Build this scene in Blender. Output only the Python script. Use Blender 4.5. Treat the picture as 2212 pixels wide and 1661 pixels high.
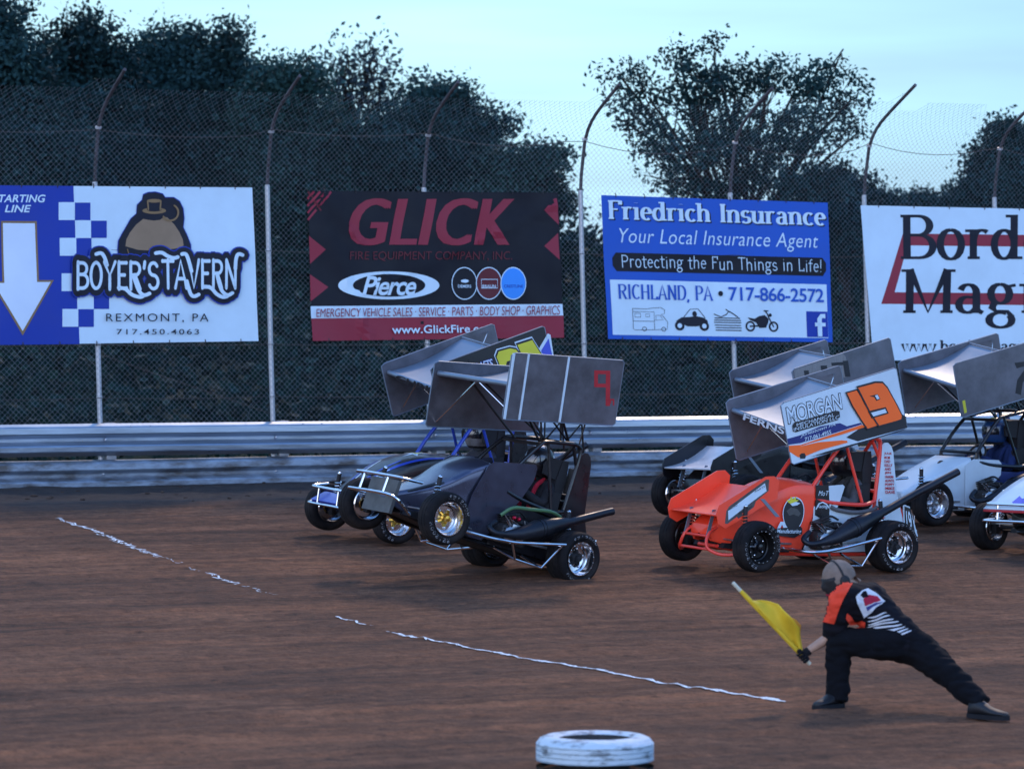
import bpy, bmesh, math, random
import numpy as np
from mathutils import Vector, Matrix, Quaternion
from mathutils.geometry import tessellate_polygon
from mathutils.bvhtree import BVHTree
R = math.radians
random.seed(7)
rng = np.random.default_rng(7)
scene = bpy.context.scene
for _o in list(bpy.data.objects):
    bpy.data.objects.remove(_o)
COL = scene.collection

# ------------------------------------------------------------------ camera
# photo units: 2212 x 1661; focal length 8000 units -> 130 mm on 36 mm
FPX, PCX, PCY, HZN = 8000.0, 1106.0, 830.5, 700.0
CAMZ = 1.58
PIT = math.atan((PCY - HZN) / FPX)
cam_d = bpy.data.cameras.new('camera')
cam = bpy.data.objects.new('camera', cam_d)
COL.objects.link(cam)
cam.location = (0, 0, CAMZ)
cam.rotation_euler = (math.pi / 2 - PIT, 0, 0)
cam_d.sensor_width = 36.0
cam_d.lens = 36.0 * FPX / 2212.0
cam_d.clip_start = 1.0
cam_d.clip_end = 3000
cam_d.dof.use_dof = True
cam_d.dof.focus_distance = 29.5
cam_d.dof.aperture_fstop = 3.4
scene.camera = cam

# ------------------------------------------------------------------ sky + sun
GLOW = 2.3
SUN_EL, SUN_AZ = R(40), R(14)      # azimuth from +Y towards +X: the light comes from beyond the fence
world = bpy.data.worlds.new('World')
scene.world = world
world.use_nodes = True
wn = world.node_tree.nodes; wl_ = world.node_tree.links
for n_ in list(wn): wn.remove(n_)
w_out = wn.new('ShaderNodeOutputWorld')
w_bg = wn.new('ShaderNodeBackground'); w_bg.inputs['Strength'].default_value = 0.1
w_sky = wn.new('ShaderNodeTexSky'); w_sky.sky_type = 'NISHITA'; w_sky.sun_disc = False
w_sky.sun_elevation = SUN_EL; w_sky.sun_rotation = SUN_AZ
w_tc = wn.new('ShaderNodeTexCoord')
w_sep = wn.new('ShaderNodeSeparateXYZ'); wl_.new(w_tc.outputs['Generated'], w_sep.inputs[0])
w_ramp = wn.new('ShaderNodeValToRGB')
wl_.new(w_sep.outputs['Z'], w_ramp.inputs[0])
cr = w_ramp.color_ramp
SKYC = [(0.0, (3.9, 7.6, 11.6)), (0.05, (5.1, 9.8, 12.8)), (0.12, (6.0, 10.8, 13.4)), (0.35, (4.6, 9.0, 15.8)), (1.0, (2.9, 6.4, 14.6))]
cr.elements[0].position = SKYC[0][0]; cr.elements[1].position = SKYC[-1][0]
for p_, c_ in SKYC[1:-1]: cr.elements.new(p_)
for e_, (p_, c_) in zip(cr.elements, SKYC): e_.color = (c_[0] / 16.4, c_[1] / 16.4, c_[2] / 16.4, 1)
w_map = wn.new('ShaderNodeMapping'); w_map.inputs['Scale'].default_value = (2.2, 2.2, 26)
w_map.inputs['Rotation'].default_value = (0, R(8), 0)
wl_.new(w_tc.outputs['Generated'], w_map.inputs[0])
w_noi = wn.new('ShaderNodeTexNoise'); w_noi.inputs['Scale'].default_value = 2.4; w_noi.inputs['Detail'].default_value = 4
wl_.new(w_map.outputs[0], w_noi.inputs[0])
w_cl = wn.new('ShaderNodeMapRange'); w_cl.inputs[1].default_value = .3; w_cl.inputs[2].default_value = .7; w_cl.inputs[3].default_value = .76; w_cl.inputs[4].default_value = 1.06
wl_.new(w_noi.outputs[0], w_cl.inputs[0])
w_mul = wn.new('ShaderNodeVectorMath'); w_mul.operation = 'SCALE'
w_gain = wn.new('ShaderNodeMath'); w_gain.operation = 'MULTIPLY'; w_gain.inputs[1].default_value = 16.4
wl_.new(w_cl.outputs[0], w_gain.inputs[0])
wl_.new(w_ramp.outputs[0], w_mul.inputs[0]); pass
# after-sunset glow: the low sky behind the camera is the brightest part
w_gl = wn.new('ShaderNodeMapRange'); w_gl.interpolation_type = 'SMOOTHSTEP'; w_gl.inputs[1].default_value = .25; w_gl.inputs[2].default_value = -.85; w_gl.inputs[3].default_value = 0; w_gl.inputs[4].default_value = 1
wl_.new(w_sep.outputs['Y'], w_gl.inputs[0])
w_lo = wn.new('ShaderNodeMapRange'); w_lo.interpolation_type = 'SMOOTHSTEP'; w_lo.inputs[1].default_value = .75; w_lo.inputs[2].default_value = .1; w_lo.inputs[3].default_value = 0; w_lo.inputs[4].default_value = 1
wl_.new(w_sep.outputs['Z'], w_lo.inputs[0])
w_gm = wn.new('ShaderNodeMath'); w_gm.operation = 'MULTIPLY'; wl_.new(w_gl.outputs[0], w_gm.inputs[0]); wl_.new(w_lo.outputs[0], w_gm.inputs[1])
w_g2 = wn.new('ShaderNodeVectorMath'); w_g2.operation = 'MULTIPLY_ADD'; w_g2.inputs[1].default_value = (GLOW * 2.05, GLOW * 1.0, GLOW * .84); w_g2.inputs[2].default_value = (1, 1, 1); wl_.new(w_gm.outputs[0], w_g2.inputs[0])
w_g3 = wn.new('ShaderNodeVectorMath'); w_g3.operation = 'MULTIPLY'; wl_.new(w_mul.outputs[0], w_g3.inputs[0]); wl_.new(w_g2.outputs[0], w_g3.inputs[1])
# the sky deepens to blue towards the right
w_bx = wn.new('ShaderNodeMapRange'); w_bx.interpolation_type = 'SMOOTHSTEP'; w_bx.inputs[1].default_value = -.08; w_bx.inputs[2].default_value = .22; w_bx.inputs[3].default_value = 0; w_bx.inputs[4].default_value = 1
wl_.new(w_sep.outputs['X'], w_bx.inputs[0])
w_b2 = wn.new('ShaderNodeVectorMath'); w_b2.operation = 'MULTIPLY_ADD'; w_b2.inputs[1].default_value = (-.52, -.36, -.22); w_b2.inputs[2].default_value = (1, 1, 1); wl_.new(w_bx.outputs[0], w_b2.inputs[0])
w_b3 = wn.new('ShaderNodeVectorMath'); w_b3.operation = 'MULTIPLY'; wl_.new(w_g3.outputs[0], w_b3.inputs[0]); wl_.new(w_b2.outputs[0], w_b3.inputs[1])
w_mix = wn.new('ShaderNodeMix'); w_mix.data_type = 'RGBA'; w_mix.inputs[0].default_value = 0.82
wl_.new(w_gain.outputs[0], w_mul.inputs['Scale']); wl_.new(w_sky.outputs[0], w_mix.inputs[6]); wl_.new(w_b3.outputs[0], w_mix.inputs[7])
wl_.new(w_mix.outputs[2], w_bg.inputs[0]); wl_.new(w_bg.outputs[0], w_out.inputs[0])

sun_d = bpy.data.lights.new('sun', 'SUN'); sun_d.energy = 1.35; sun_d.angle = R(6); sun_d.color = (1.0, .74, .54)
sun = bpy.data.objects.new('sun', sun_d); COL.objects.link(sun)
sdir = Vector((math.sin(SUN_AZ) * math.cos(SUN_EL), math.cos(SUN_AZ) * math.cos(SUN_EL), math.sin(SUN_EL)))
sun.rotation_euler = sdir.to_track_quat('Z', 'Y').to_euler()
sun.location = sdir * 100
vs = scene.view_settings
vs.view_transform = 'Standard'; vs.look = 'None'; vs.exposure = 0.22; vs.gamma = 1.0; vs.use_curve_mapping = False

# ------------------------------------------------------------------ place: fence runs along U, the track banks towards it
TH = R(25.2)
U = Vector((math.cos(TH), math.sin(TH), 0)); N = Vector((-math.sin(TH), math.cos(TH), 0))
W0, BANK = 33.9, 0.0472
def gz(x, y): return BANK * ((-x * math.sin(TH) + y * math.cos(TH)) - W0)
def ray(px, py):
    d = Vector(((px - PCX) / FPX, 1, -(py - PCY) / FPX)); c, s = math.cos(PIT), math.sin(PIT)
    return Vector((d.x, d.y * c + d.z * s, -d.y * s + d.z * c))
def on_ground(px, py):           # photo unit -> point of the banked track
    d = ray(px, py); dw = d.dot(N); t = (CAMZ + BANK * W0) / (BANK * dw - d.z)
    return Vector((0, 0, CAMZ)) + d * t
def at_depth(px, py, Y):
    d = ray(px, py); return Vector((0, 0, CAMZ)) + d * (Y / d.y)
POST_T = [(-.3, .02), (0, 0), (.65, -.02), (1.3, -.075), (2.1, -.12), (2.9, -.17), (3.1, -.145), (3.5, -.05), (3.68, .13), (3.83, .41), (3.99, .74), (4.2, 1.15)]
def lean(h):                     # how far the fence stands towards the track at height h
    for (a, ta), (b, tb) in zip(POST_T, POST_T[1:]):
        if h <= b: return ta + (tb - ta) * (h - a) / (b - a)
    return POST_T[-1][1]
def fence_pt(l, h, off=0.0):
    return U * l + N * (W0 - lean(h) - off) + Vector((0, 0, h))
def on_fence(px, py, off=0.0):   # photo unit -> (l, h) on the leaning fence
    d = ray(px, py); h = 1.5
    for _ in range(12):
        t = (W0 - lean(h) - off) / d.dot(N); p = d * t; h = p.z + CAMZ
    return p.dot(U), h

# ------------------------------------------------------------------ materials
MATS = {}
def mat(name, col, rough=.6, metal=0.0, var=0.0, scale=6.0, bump=0.0, bscale=40.0, col2=None, coat=0.0, stretch=(1, 1, 1), detail=5, rvar=0.0, sharp=None):
    if name in MATS: return MATS[name]
    m = bpy.data.materials.new(name); m.use_nodes = True
    nt = m.node_tree; b = nt.nodes['Principled BSDF']
    b.inputs['Base Color'].default_value = (*col, 1); b.inputs['Roughness'].default_value = rough; b.inputs['Metallic'].default_value = metal
    if rough >= .8: b.inputs['Specular IOR Level'].default_value = .18
    if coat: b.inputs['Coat Weight'].default_value = coat; b.inputs['Coat Roughness'].default_value = .12
    if var or bump or col2 or rvar:
        tc = nt.nodes.new('ShaderNodeTexCoord'); mp = nt.nodes.new('ShaderNodeMapping'); mp.inputs['Scale'].default_value = stretch
        nt.links.new(tc.outputs['Object'], mp.inputs[0])
    if var or col2 or rvar:
        nz = nt.nodes.new('ShaderNodeTexNoise'); nz.inputs['Scale'].default_value = scale; nz.inputs['Detail'].default_value = detail; nz.inputs['Roughness'].default_value = .62
        nt.links.new(mp.outputs[0], nz.inputs[0])
    if var or col2:
        rp = nt.nodes.new('ShaderNodeValToRGB'); lo, hi = sharp or (.3, .7)
        rp.color_ramp.elements[0].position = lo; rp.color_ramp.elements[1].position = hi
        c2 = col2 or tuple(min(1, c * (1 + var)) for c in col); c1 = col if col2 else tuple(c * (1 - var) for c in col)
        rp.color_ramp.elements[0].color = (*c1, 1); rp.color_ramp.elements[1].color = (*c2, 1)
        nt.links.new(nz.outputs[0], rp.inputs[0]); nt.links.new(rp.outputs[0], b.inputs['Base Color'])
    if rvar:
        rr = nt.nodes.new('ShaderNodeMapRange'); rr.inputs[1].default_value = .3; rr.inputs[2].default_value = .7
        rr.inputs[3].default_value = max(.03, rough - rvar); rr.inputs[4].default_value = min(1, rough + rvar)
        nt.links.new(nz.outputs[0], rr.inputs[0]); nt.links.new(rr.outputs[0], b.inputs['Roughness'])
    if bump:
        bz = nt.nodes.new('ShaderNodeTexNoise'); bz.inputs['Scale'].default_value = bscale; bz.inputs['Detail'].default_value = 4
        nt.links.new(mp.outputs[0], bz.inputs[0])
        bp = nt.nodes.new('ShaderNodeBump'); bp.inputs['Strength'].default_value = bump; bp.inputs['Distance'].default_value = .02
        nt.links.new(bz.outputs[0], bp.inputs['Height']); nt.links.new(bp.outputs[0], b.inputs['Normal'])
    MATS[name] = m
    return m

# ------------------------------------------------------------------ mesh builder
class MB:
    def __init__(s): s.v = []; s.f = []; s.m = []; s.mats = []
    def mi(s, m):
        if m not in s.mats: s.mats.append(m)
        return s.mats.index(m)
    def add(s, vs_, fs, m):
        k = len(s.v); i = s.mi(m)
        s.v.extend([tuple(p) for p in vs_])
        for f in fs: s.f.append([k + a for a in f]); s.m.append(i)
        return s
    def box(s, c, size, m, rot=None, bev=0.0):
        c = Vector(c); hx, hy, hz = [a / 2 for a in size]; b = min(bev, hx * .9, hy * .9, hz * .9)
        bm = bmesh.new(); bmesh.ops.create_cube(bm, size=1)
        for v in bm.verts: v.co = Vector((v.co.x * size[0], v.co.y * size[1], v.co.z * size[2]))
        if b > 0: bmesh.ops.bevel(bm, geom=list(bm.edges), offset=b, segments=2, affect='EDGES', profile=.5)
        M_ = (rot.to_4x4() if rot is not None else Matrix.Identity(4)); M_ = Matrix.Translation(c) @ M_
        bm.verts.ensure_lookup_table(); bm.verts.index_update()
        s.add([M_ @ v.co for v in bm.verts], [[v.index for v in f.verts] for f in bm.faces], m); bm.free(); return s
    def tube(s, pts, r, m, n=8, closed=False, caps=True):
        pts = [Vector(p) for p in pts]; k = len(pts)
        rs = r if isinstance(r, (list, tuple)) else [r] * k
        up = None; vs_ = []
        for i, p in enumerate(pts):
            if closed: t = (pts[(i + 1) % k] - pts[i - 1])
            else: t = pts[min(i + 1, k - 1)] - pts[max(i - 1, 0)]
            t = t.normalized() if t.length > 1e-9 else Vector((0, 0, 1))
            if up is None:
                a = Vector((0, 0, 1)) if abs(t.z) < .9 else Vector((1, 0, 0)); up = (a - t * a.dot(t)).normalized()
            else:
                q = up - t * up.dot(t); up = q.normalized() if q.length > 1e-6 else up
            bi = t.cross(up)
            for j in range(n):
                a = 2 * math.pi * j / n; vs_.append(p + (up * math.cos(a) + bi * math.sin(a)) * rs[i])
        fs = []
        for i in range(k if closed else k - 1):
            a, b = i * n, ((i + 1) % k) * n
            for j in range(n): fs.append([a + j, a + (j + 1) % n, b + (j + 1) % n, b + j])
        if caps and not closed: fs.append(list(range(n))[::-1]); fs.append([(k - 1) * n + j for j in range(n)])
        return s.add(vs_, fs, m)
    def lathe(s, prof, m, M_=None, n=32, closed=False, a0=0, a1=360):
        # profile of (radius, axial); the axis is local Y
        vs_ = []; k = len(prof); full = abs(a1 - a0) >= 360; cnt = n if full else n + 1
        for i in range(cnt):
            a = R(a0 + (a1 - a0) * i / n)
            for (rd, ax) in prof:
                p = Vector((rd * math.cos(a), ax, rd * math.sin(a))); vs_.append(M_ @ p if M_ else p)
        fs = []
        for i in range(n):
            i2 = (i + 1) % cnt
            for j in range(k if closed else k - 1):
                j2 = (j + 1) % k; fs.append([i * k + j, i * k + j2, i2 * k + j2, i2 * k + j])
        return s.add(vs_, fs, m)
    def slab(s, poly, y0, y1, m, fn=None):
        # polygon of (a,b) extruded between y0 and y1; fn(a,b,y)->point
        fn = fn or (lambda a, b, y: Vector((a, y, b))); k = len(poly)
        vs_ = [fn(a, b, y0) for a, b in poly] + [fn(a, b, y1) for a, b in poly]
        tri = tessellate_polygon([[Vector((a, b, 0)) for a, b in poly]])
        fs = [list(t) for t in tri] + [[k + i for i in t[::-1]] for t in tri] + [[i, (i + 1) % k, k + (i + 1) % k, k + i] for i in range(k)]
        return s.add(vs_, fs, m)
    def grid(s, fn, nu, nv, m, mfn=None):
        vs_ = [fn(i / nu, j / nv) for i in range(nu + 1) for j in range(nv + 1)]
        for i in range(nu):
            for j in range(nv):
                pass
        fs = [[i * (nv + 1) + j, (i + 1) * (nv + 1) + j, (i + 1) * (nv + 1) + j + 1, i * (nv + 1) + j + 1] for i in range(nu) for j in range(nv)]
        return s.add(vs_, fs, m)
    def ball(s, c, r, m, n=12, sc=(1, 1, 1), rot=None):
        c = Vector(c); vs_ = []; nv = max(6, n // 2 + 2)
        for j in range(nv + 1):
            th = math.pi * j / nv
            for i in range(n):
                a = 2 * math.pi * i / n
                p = Vector((r * sc[0] * math.sin(th) * math.cos(a), r * sc[1] * math.sin(th) * math.sin(a), r * sc[2] * math.cos(th)))
                vs_.append(c + (rot @ p if rot else p))
        fs = [[j * n + i, j * n + (i + 1) % n, (j + 1) * n + (i + 1) % n, (j + 1) * n + i] for j in range(nv) for i in range(n)]
        return s.add(vs_, fs, m)
    def build(s, name, parent=None, ang=35, M_=None):
        me = bpy.data.meshes.new(name); me.from_pydata(s.v, [], s.f)
        for m in s.mats: me.materials.append(m)
        me.polygons.foreach_set('material_index', s.m)
        me.validate(); me.update()
        bm = bmesh.new(); bm.from_mesh(me); bmesh.ops.remove_doubles(bm, verts=bm.verts, dist=1e-6)
        bmesh.ops.recalc_face_normals(bm, faces=bm.faces); bm.to_mesh(me); bm.free()
        if ang:
            me.polygons.foreach_set('use_smooth', [True] * len(me.polygons)); me.set_sharp_from_angle(angle=R(ang))
        o = bpy.data.objects.new(name, me); COL.objects.link(o)
        if parent is not None: o.parent = parent
        if M_ is not None: o.matrix_world = M_
        return o
def empty(name, M_=None, parent=None):
    o = bpy.data.objects.new(name, None); COL.objects.link(o); o.empty_display_size = .2
    if parent is not None: o.parent = parent
    if M_ is not None:
        if parent is not None: o.matrix_local = M_
        else: o.matrix_world = M_
    return o
def tag(o, label=None, cat=None, group=None, kind=None):
    if label: o['label'] = label
    if cat: o['category'] = cat
    if group: o['group'] = group
    if kind: o['kind'] = kind
    return o
def raw_obj(name, verts, faces, m, parent=None, smooth=False):
    me = bpy.data.meshes.new(name); me.from_pydata(verts, [], faces)
    for x in (m if isinstance(m, (list, tuple)) else [m]): me.materials.append(x)
    if smooth: me.polygons.foreach_set('use_smooth', [True] * len(me.polygons))
    me.update(); o = bpy.data.objects.new(name, me); COL.objects.link(o)
    if parent is not None: o.parent = parent
    return o
def catmull(pts, n=6, closed=False):
    pts = [Vector(p) for p in pts]; out = []; k = len(pts)
    for i in range(k if closed else k - 1):
        g = (lambda j: pts[j % k]) if closed else (lambda j: pts[max(0, min(k - 1, j))])
        p0, p1, p2, p3 = g(i - 1), g(i), g(i + 1), g(i + 2)
        for q in range(n):
            t = q / n
            out.append(.5 * ((2 * p1) + (p2 - p0) * t + (2 * p0 - 5 * p1 + 4 * p2 - p3) * t * t + (3 * p1 - p0 - 3 * p2 + p3) * t ** 3))
    if not closed: out.append(pts[-1])
    return out

# ------------------------------------------------------------------ lettering: the built-in sans, and a drawn stroke face (serif or hand-drawn)
_TXT = {}
def txt2d(body, bold=0.0, shear=0.0, space=1.0):
    key = (body, bold, shear, space)
    if key in _TXT: return _TXT[key]
    c = bpy.data.curves.new('lettering_curve', 'FONT'); c.body = body; c.size = 1; c.offset = bold; c.shear = shear; c.space_character = space; c.resolution_u = 4
    o = bpy.data.objects.new('lettering_curve', c); COL.objects.link(o)
    dg = bpy.context.evaluated_depsgraph_get(); me = o.evaluated_get(dg).to_mesh()
    vs_ = [(v.co.x, v.co.y) for v in me.vertices]; fs = [list(p.vertices) for p in me.polygons]
    o.evaluated_get(dg).to_mesh_clear(); bpy.data.objects.remove(o); bpy.data.curves.remove(c)
    _TXT[key] = (vs_, fs); return _TXT[key]
def fit_box(shape, box, ref=None):
    vs_, fs = shape; rv = ref[0] if ref else vs_
    x0 = min(v[0] for v in rv); x1 = max(v[0] for v in rv); y0 = min(v[1] for v in rv); y1 = max(v[1] for v in rv)
    a0, b0, a1, b1 = box     # left, top(ish), right, bottom in artboard units; artboard y runs down
    return [(a0 + (v[0] - x0) / (x1 - x0) * (a1 - a0), b1 + (v[1] - y0) / (y1 - y0) * (b0 - b1)) for v in vs_], fs
def skewed(shape, quad):
    # unit-box shape laid into a free quadrilateral (tl, tr, br, bl) of artboard units
    vs_, fs = shape; x0 = min(v[0] for v in vs_); x1 = max(v[0] for v in vs_); y0 = min(v[1] for v in vs_); y1 = max(v[1] for v in vs_)
    tl, tr, br, bl = [Vector(q) for q in quad]; out = []
    for v in vs_:
        u = (v[0] - x0) / (x1 - x0); w = (v[1] - y0) / (y1 - y0)
        p = (bl * (1 - u) + br * u) * (1 - w) + (tl * (1 - u) + tr * u) * w; out.append((p.x, p.y))
    return out, fs
def poly2d(pts):
    tri = tessellate_polygon([[Vector((a, b, 0)) for a, b in pts]]); return list(pts), [list(t) for t in tri]
def ell2d(cx, cy, rx, ry, n=28): return poly2d([(cx + rx * math.cos(2 * math.pi * i / n), cy + ry * math.sin(2 * math.pi * i / n)) for i in range(n)])
def rect2d(x0, y0, x1, y1): return [(x0, y0), (x1, y0), (x1, y1), (x0, y1)], [[0, 1, 2, 3]]
def ring2d(cx, cy, rx, ry, t, n=32):
    vs_ = []; 
    for i in range(n):
        a = 2 * math.pi * i / n; vs_ += [(cx + rx * math.cos(a), cy + ry * math.sin(a)), (cx + (rx - t) * math.cos(a), cy + (ry - t) * math.sin(a))]
    return vs_, [[2 * i, 2 * ((i + 1) % n), 2 * ((i + 1) % n) + 1, 2 * i + 1] for i in range(n)]
def ribbon2d(pts, tv, th=None, cap=True, closed=False):
    th = tv if th is None else th; vs_ = []; fs = []; k = len(pts)
    for i, p in enumerate(pts):
        a = pts[i - 1] if (i > 0 or closed) else pts[i]; b = pts[(i + 1) % k] if (i < k - 1 or closed) else pts[i]
        tx, ty = b[0] - a[0], b[1] - a[1]; L = math.hypot(tx, ty) or 1; tx /= L; ty /= L
        w = math.hypot(tv * ty, th * tx) / 2; vs_ += [(p[0] - ty * w, p[1] + tx * w), (p[0] + ty * w, p[1] - tx * w)]
    for i in range(k if closed else k - 1):
        j = (i + 1) % k; fs.append([2 * i, 2 * j, 2 * j + 1, 2 * i + 1])
    if cap and not closed:
        for p in (pts[0], pts[-1]):
            e = ell2d(p[0], p[1], tv / 2, tv / 2, 10); q = len(vs_); vs_ += e[0]; fs += [[q + a for a in f] for f in e[1]]
    return vs_, fs
def A(cx, cy, rx, ry, a, b, n=12): return [(cx + rx * math.cos(R(a + (b - a) * i / n)), cy + ry * math.sin(R(a + (b - a) * i / n))) for i in range(n + 1)]
X_ = .67
GL = {
 ' ': (.4, [], []),
 'B': (.74, [[(.15, 0), (.15, 1)], [(.15, .97), (.38, .97)] + A(.38, .755, .24, .215, 90, -90) + [(.15, .54)], [(.15, .54), (.4, .54)] + A(.4, .285, .28, .255, 90, -90) + [(.15, .03)]], [(.15, 0), (.15, 1)]),
 'M': (1.0, [[(.14, 0), (.14, 1)], [(.14, 1), (.5, .02), (.86, 1)], [(.86, 0), (.86, 1)]], [(.14, 0), (.86, 0), (.1, 1), (.9, 1)]),
 'F': (.66, [[(.15, 0), (.15, 1)], [(.15, .97), (.6, .97)], [(.15, .53), (.46, .53)], [(.59, 1), (.59, .78)]], [(.15, 0), (.15, 1)]),
 'I': (.36, [[(.18, 0), (.18, 1)]], [(.18, 0), (.18, 1)]),
 'R': (.76, [[(.15, 0), (.15, 1)], [(.15, .97), (.4, .97)] + A(.4, .745, .23, .225, 90, -90) + [(.15, .52)], [(.38, .52), (.64, 0)]], [(.15, 0), (.15, 1), (.66, 0)]),
 'C': (.72, [A(.4, .5, .3, .47, 48, 312, 18)], []),
 'H': (.8, [[(.15, 0), (.15, 1)], [(.65, 0), (.65, 1)], [(.15, .5), (.65, .5)]], [(.15, 0), (.15, 1), (.65, 0), (.65, 1)]),
 'L': (.64, [[(.15, 0), (.15, 1)], [(.15, .03), (.56, .03)], [(.56, 0), (.56, .2)]], [(.15, 0), (.15, 1)]),
 'A': (.78, [[(.08, 0), (.39, 1), (.7, 0)], [(.19, .33), (.59, .33)]], [(.08, 0), (.7, 0)]),
 'N': (.82, [[(.15, 0), (.15, 1)], [(.15, 1), (.67, 0)], [(.67, 0), (.67, 1)]], [(.15, 0), (.12, 1), (.67, 1)]),
 'D': (.8, [[(.15, 0), (.15, 1)], [(.15, .97), (.36, .97)] + A(.36, .5, .34, .47, 90, -90, 16) + [(.15, .03)]], [(.15, 0), (.15, 1)]),
 'P': (.7, [[(.15, 0), (.15, 1)], [(.15, .97), (.38, .97)] + A(.38, .72, .24, .25, 90, -90) + [(.15, .47)]], [(.15, 0), (.15, 1)]),
 'O': (.76, [A(.38, .5, .28, .48, 90, 450, 22)], []),
 'Y': (.7, [[(.06, 1), (.35, .5), (.64, 1)], [(.35, .5), (.35, 0)]], []),
 'E': (.62, [[(.14, 0), (.14, 1)], [(.14, .97), (.54, .97)], [(.14, .52), (.44, .52)], [(.14, .03), (.54, .03)]], []),
 'S': (.66, [A(.33, .74, .22, .23, 30, 270, 12) + A(.33, .26, .24, .25, 90, -150, 12)], []),
 'T': (.66, [[(.33, 0), (.33, 1)], [(.03, .97), (.63, .97)]], [(.33, 0)]),
 'V': (.7, [[(.06, 1), (.35, 0), (.64, 1)]], []),
 'a': (.62, [[(.44, 0), (.44, .46)] + A(.28, .46, .16, .19, 0, 160, 8), [(.44, .38)] + A(.27, .19, .17, .18, 70, 330, 12) + [(.44, .12)], [(.44, .08), (.56, 0)]], []),
 'b': (.66, [[(.14, 0), (.14, 1)], A(.34, .33, .2, .33, 160, -160, 16)], [(.1, 1)]),
 'c': (.56, [A(.31, .33, .21, .32, 45, 315, 14)], []),
 'd': (.68, [[(.5, 0), (.5, 1)], A(.29, .33, .21, .32, 20, 340, 16)], [(.45, 1), (.55, 0)]),
 'e': (.58, [[(.1, .37), (.5, .37)] + A(.3, .34, .2, .32, 6, 310, 16)], []),
 'f': (.42, [[(.18, 0), (.18, .8)] + A(.3, .82, .12, .16, 180, 60, 6), [(.04, X_), (.36, X_)]], [(.18, 0)]),
 'g': (.64, [A(.28, .44, .18, .22, 90, 450, 16), [(.4, .6), (.58, .64)], [(.18, .25), (.12, .12), (.2, .04), (.42, .03), (.5, -.1)], A(.28, -.16, .22, .17, 40, -300, 18)], []),
 'h': (.68, [[(.14, 0), (.14, 1)], [(.14, .48)] + A(.34, .45, .18, .21, 150, 0, 8) + [(.52, 0)]], [(.14, 0), (.1, 1), (.52, 0)]),
 'i': (.34, [[(.17, 0), (.17, X_)], [(.17, .9), (.17, .91)]], [(.17, 0), (.13, X_)]),
 'l': (.32, [[(.16, 0), (.16, 1)]], [(.16, 0)]),
 'm': (.98, [[(.14, 0), (.14, X_)], [(.14, .48)] + A(.32, .45, .16, .21, 150, 0, 8) + [(.48, 0)], [(.48, .48)] + A(.66, .45, .16, .21, 150, 0, 8) + [(.82, 0)]], [(.14, 0), (.1, X_), (.48, 0), (.82, 0)]),
 'n': (.68, [[(.14, 0), (.14, X_)], [(.14, .48)] + A(.34, .45, .18, .21, 150, 0, 8) + [(.52, 0)]], [(.14, 0), (.1, X_), (.52, 0)]),
 'o': (.62, [A(.31, .33, .22, .33, 90, 450, 18)], []),
 'r': (.52, [[(.16, 0), (.16, X_)], [(.16, .42)] + A(.34, .45, .17, .2, 160, 50, 8)], [(.17, 0), (.12, X_)]),
 's': (.5, [A(.25, .49, .16, .17, 30, 270, 10) + A(.25, .17, .18, .16, 90, -150, 10)], []),
 't': (.44, [[(.2, .9), (.2, .12)] + A(.32, .12, .12, .12, 180, 300, 6), [(.04, X_), (.4, X_)]], []),
 'u': (.68, [[(.14, X_), (.14, .22)] + A(.31, .22, .17, .2, 180, 350, 8), [(.52, 0), (.52, X_)]], [(.1, X_), (.48, X_), (.56, 0)]),
 'w': (.86, [[(.04, X_), (.24, 0), (.42, X_ - .03), (.62, 0), (.82, X_)]], [(.06, X_), (.42, X_), (.8, X_)]),
 'y': (.6, [[(.06, X_), (.3, .02)], [(.54, X_), (.2, -.3)]], []),
 ',': (.3, [[(.16, .06), (.08, -.16)]], []),
 "'": (.26, [[(.14, 1), (.1, .78)]], []),
 '!': (.3, [[(.16, 1), (.14, .3)], [(.14, .02), (.14, .03)]], []),
 '.': (.3, [[(.14, .03), (.14, .04)]], []),
}
def glyphs2d(body, tv=.16, th=.06, serif=.13, cap=False, jitter=0.0, extra=0.0, only_x=1.0):
    # list of small shapes (so that overlapping strokes can be laid one a hair above the other)
    x = 0; out = []; rj = random.Random(len(body) * 13 + 5)
    for ch in body:
        adv, strokes, serifs = GL[ch]; dy = rj.uniform(-jitter, jitter); 
        for st in strokes:
            pts = [(x + a * only_x, b + dy) for a, b in st]
            out.append(ribbon2d(pts, tv + extra, th + extra, cap=cap or extra > 0))
        for (a, b) in (serifs if serif else []):
            h = max(th, .05) + extra; yy = b - h if b > .5 else b
            out.append(([(x + a - serif - extra / 2, yy), (x + a + serif + extra / 2, yy), (x + a + serif + extra / 2, yy + h), (x + a - serif - extra / 2, yy + h)], [[0, 1, 2, 3]]))
        x += adv * only_x
    return out, x
def lay_glyphs(res, box):
    # box: left, captop, right, baseline
    shapes, W_ = res; a0, b0, a1, b1 = box
    return [([(a0 + v[0] / W_ * (a1 - a0), b1 + v[1] * (b0 - b1)) for v in s_[0]], s_[1]) for s_ in shapes]
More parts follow.
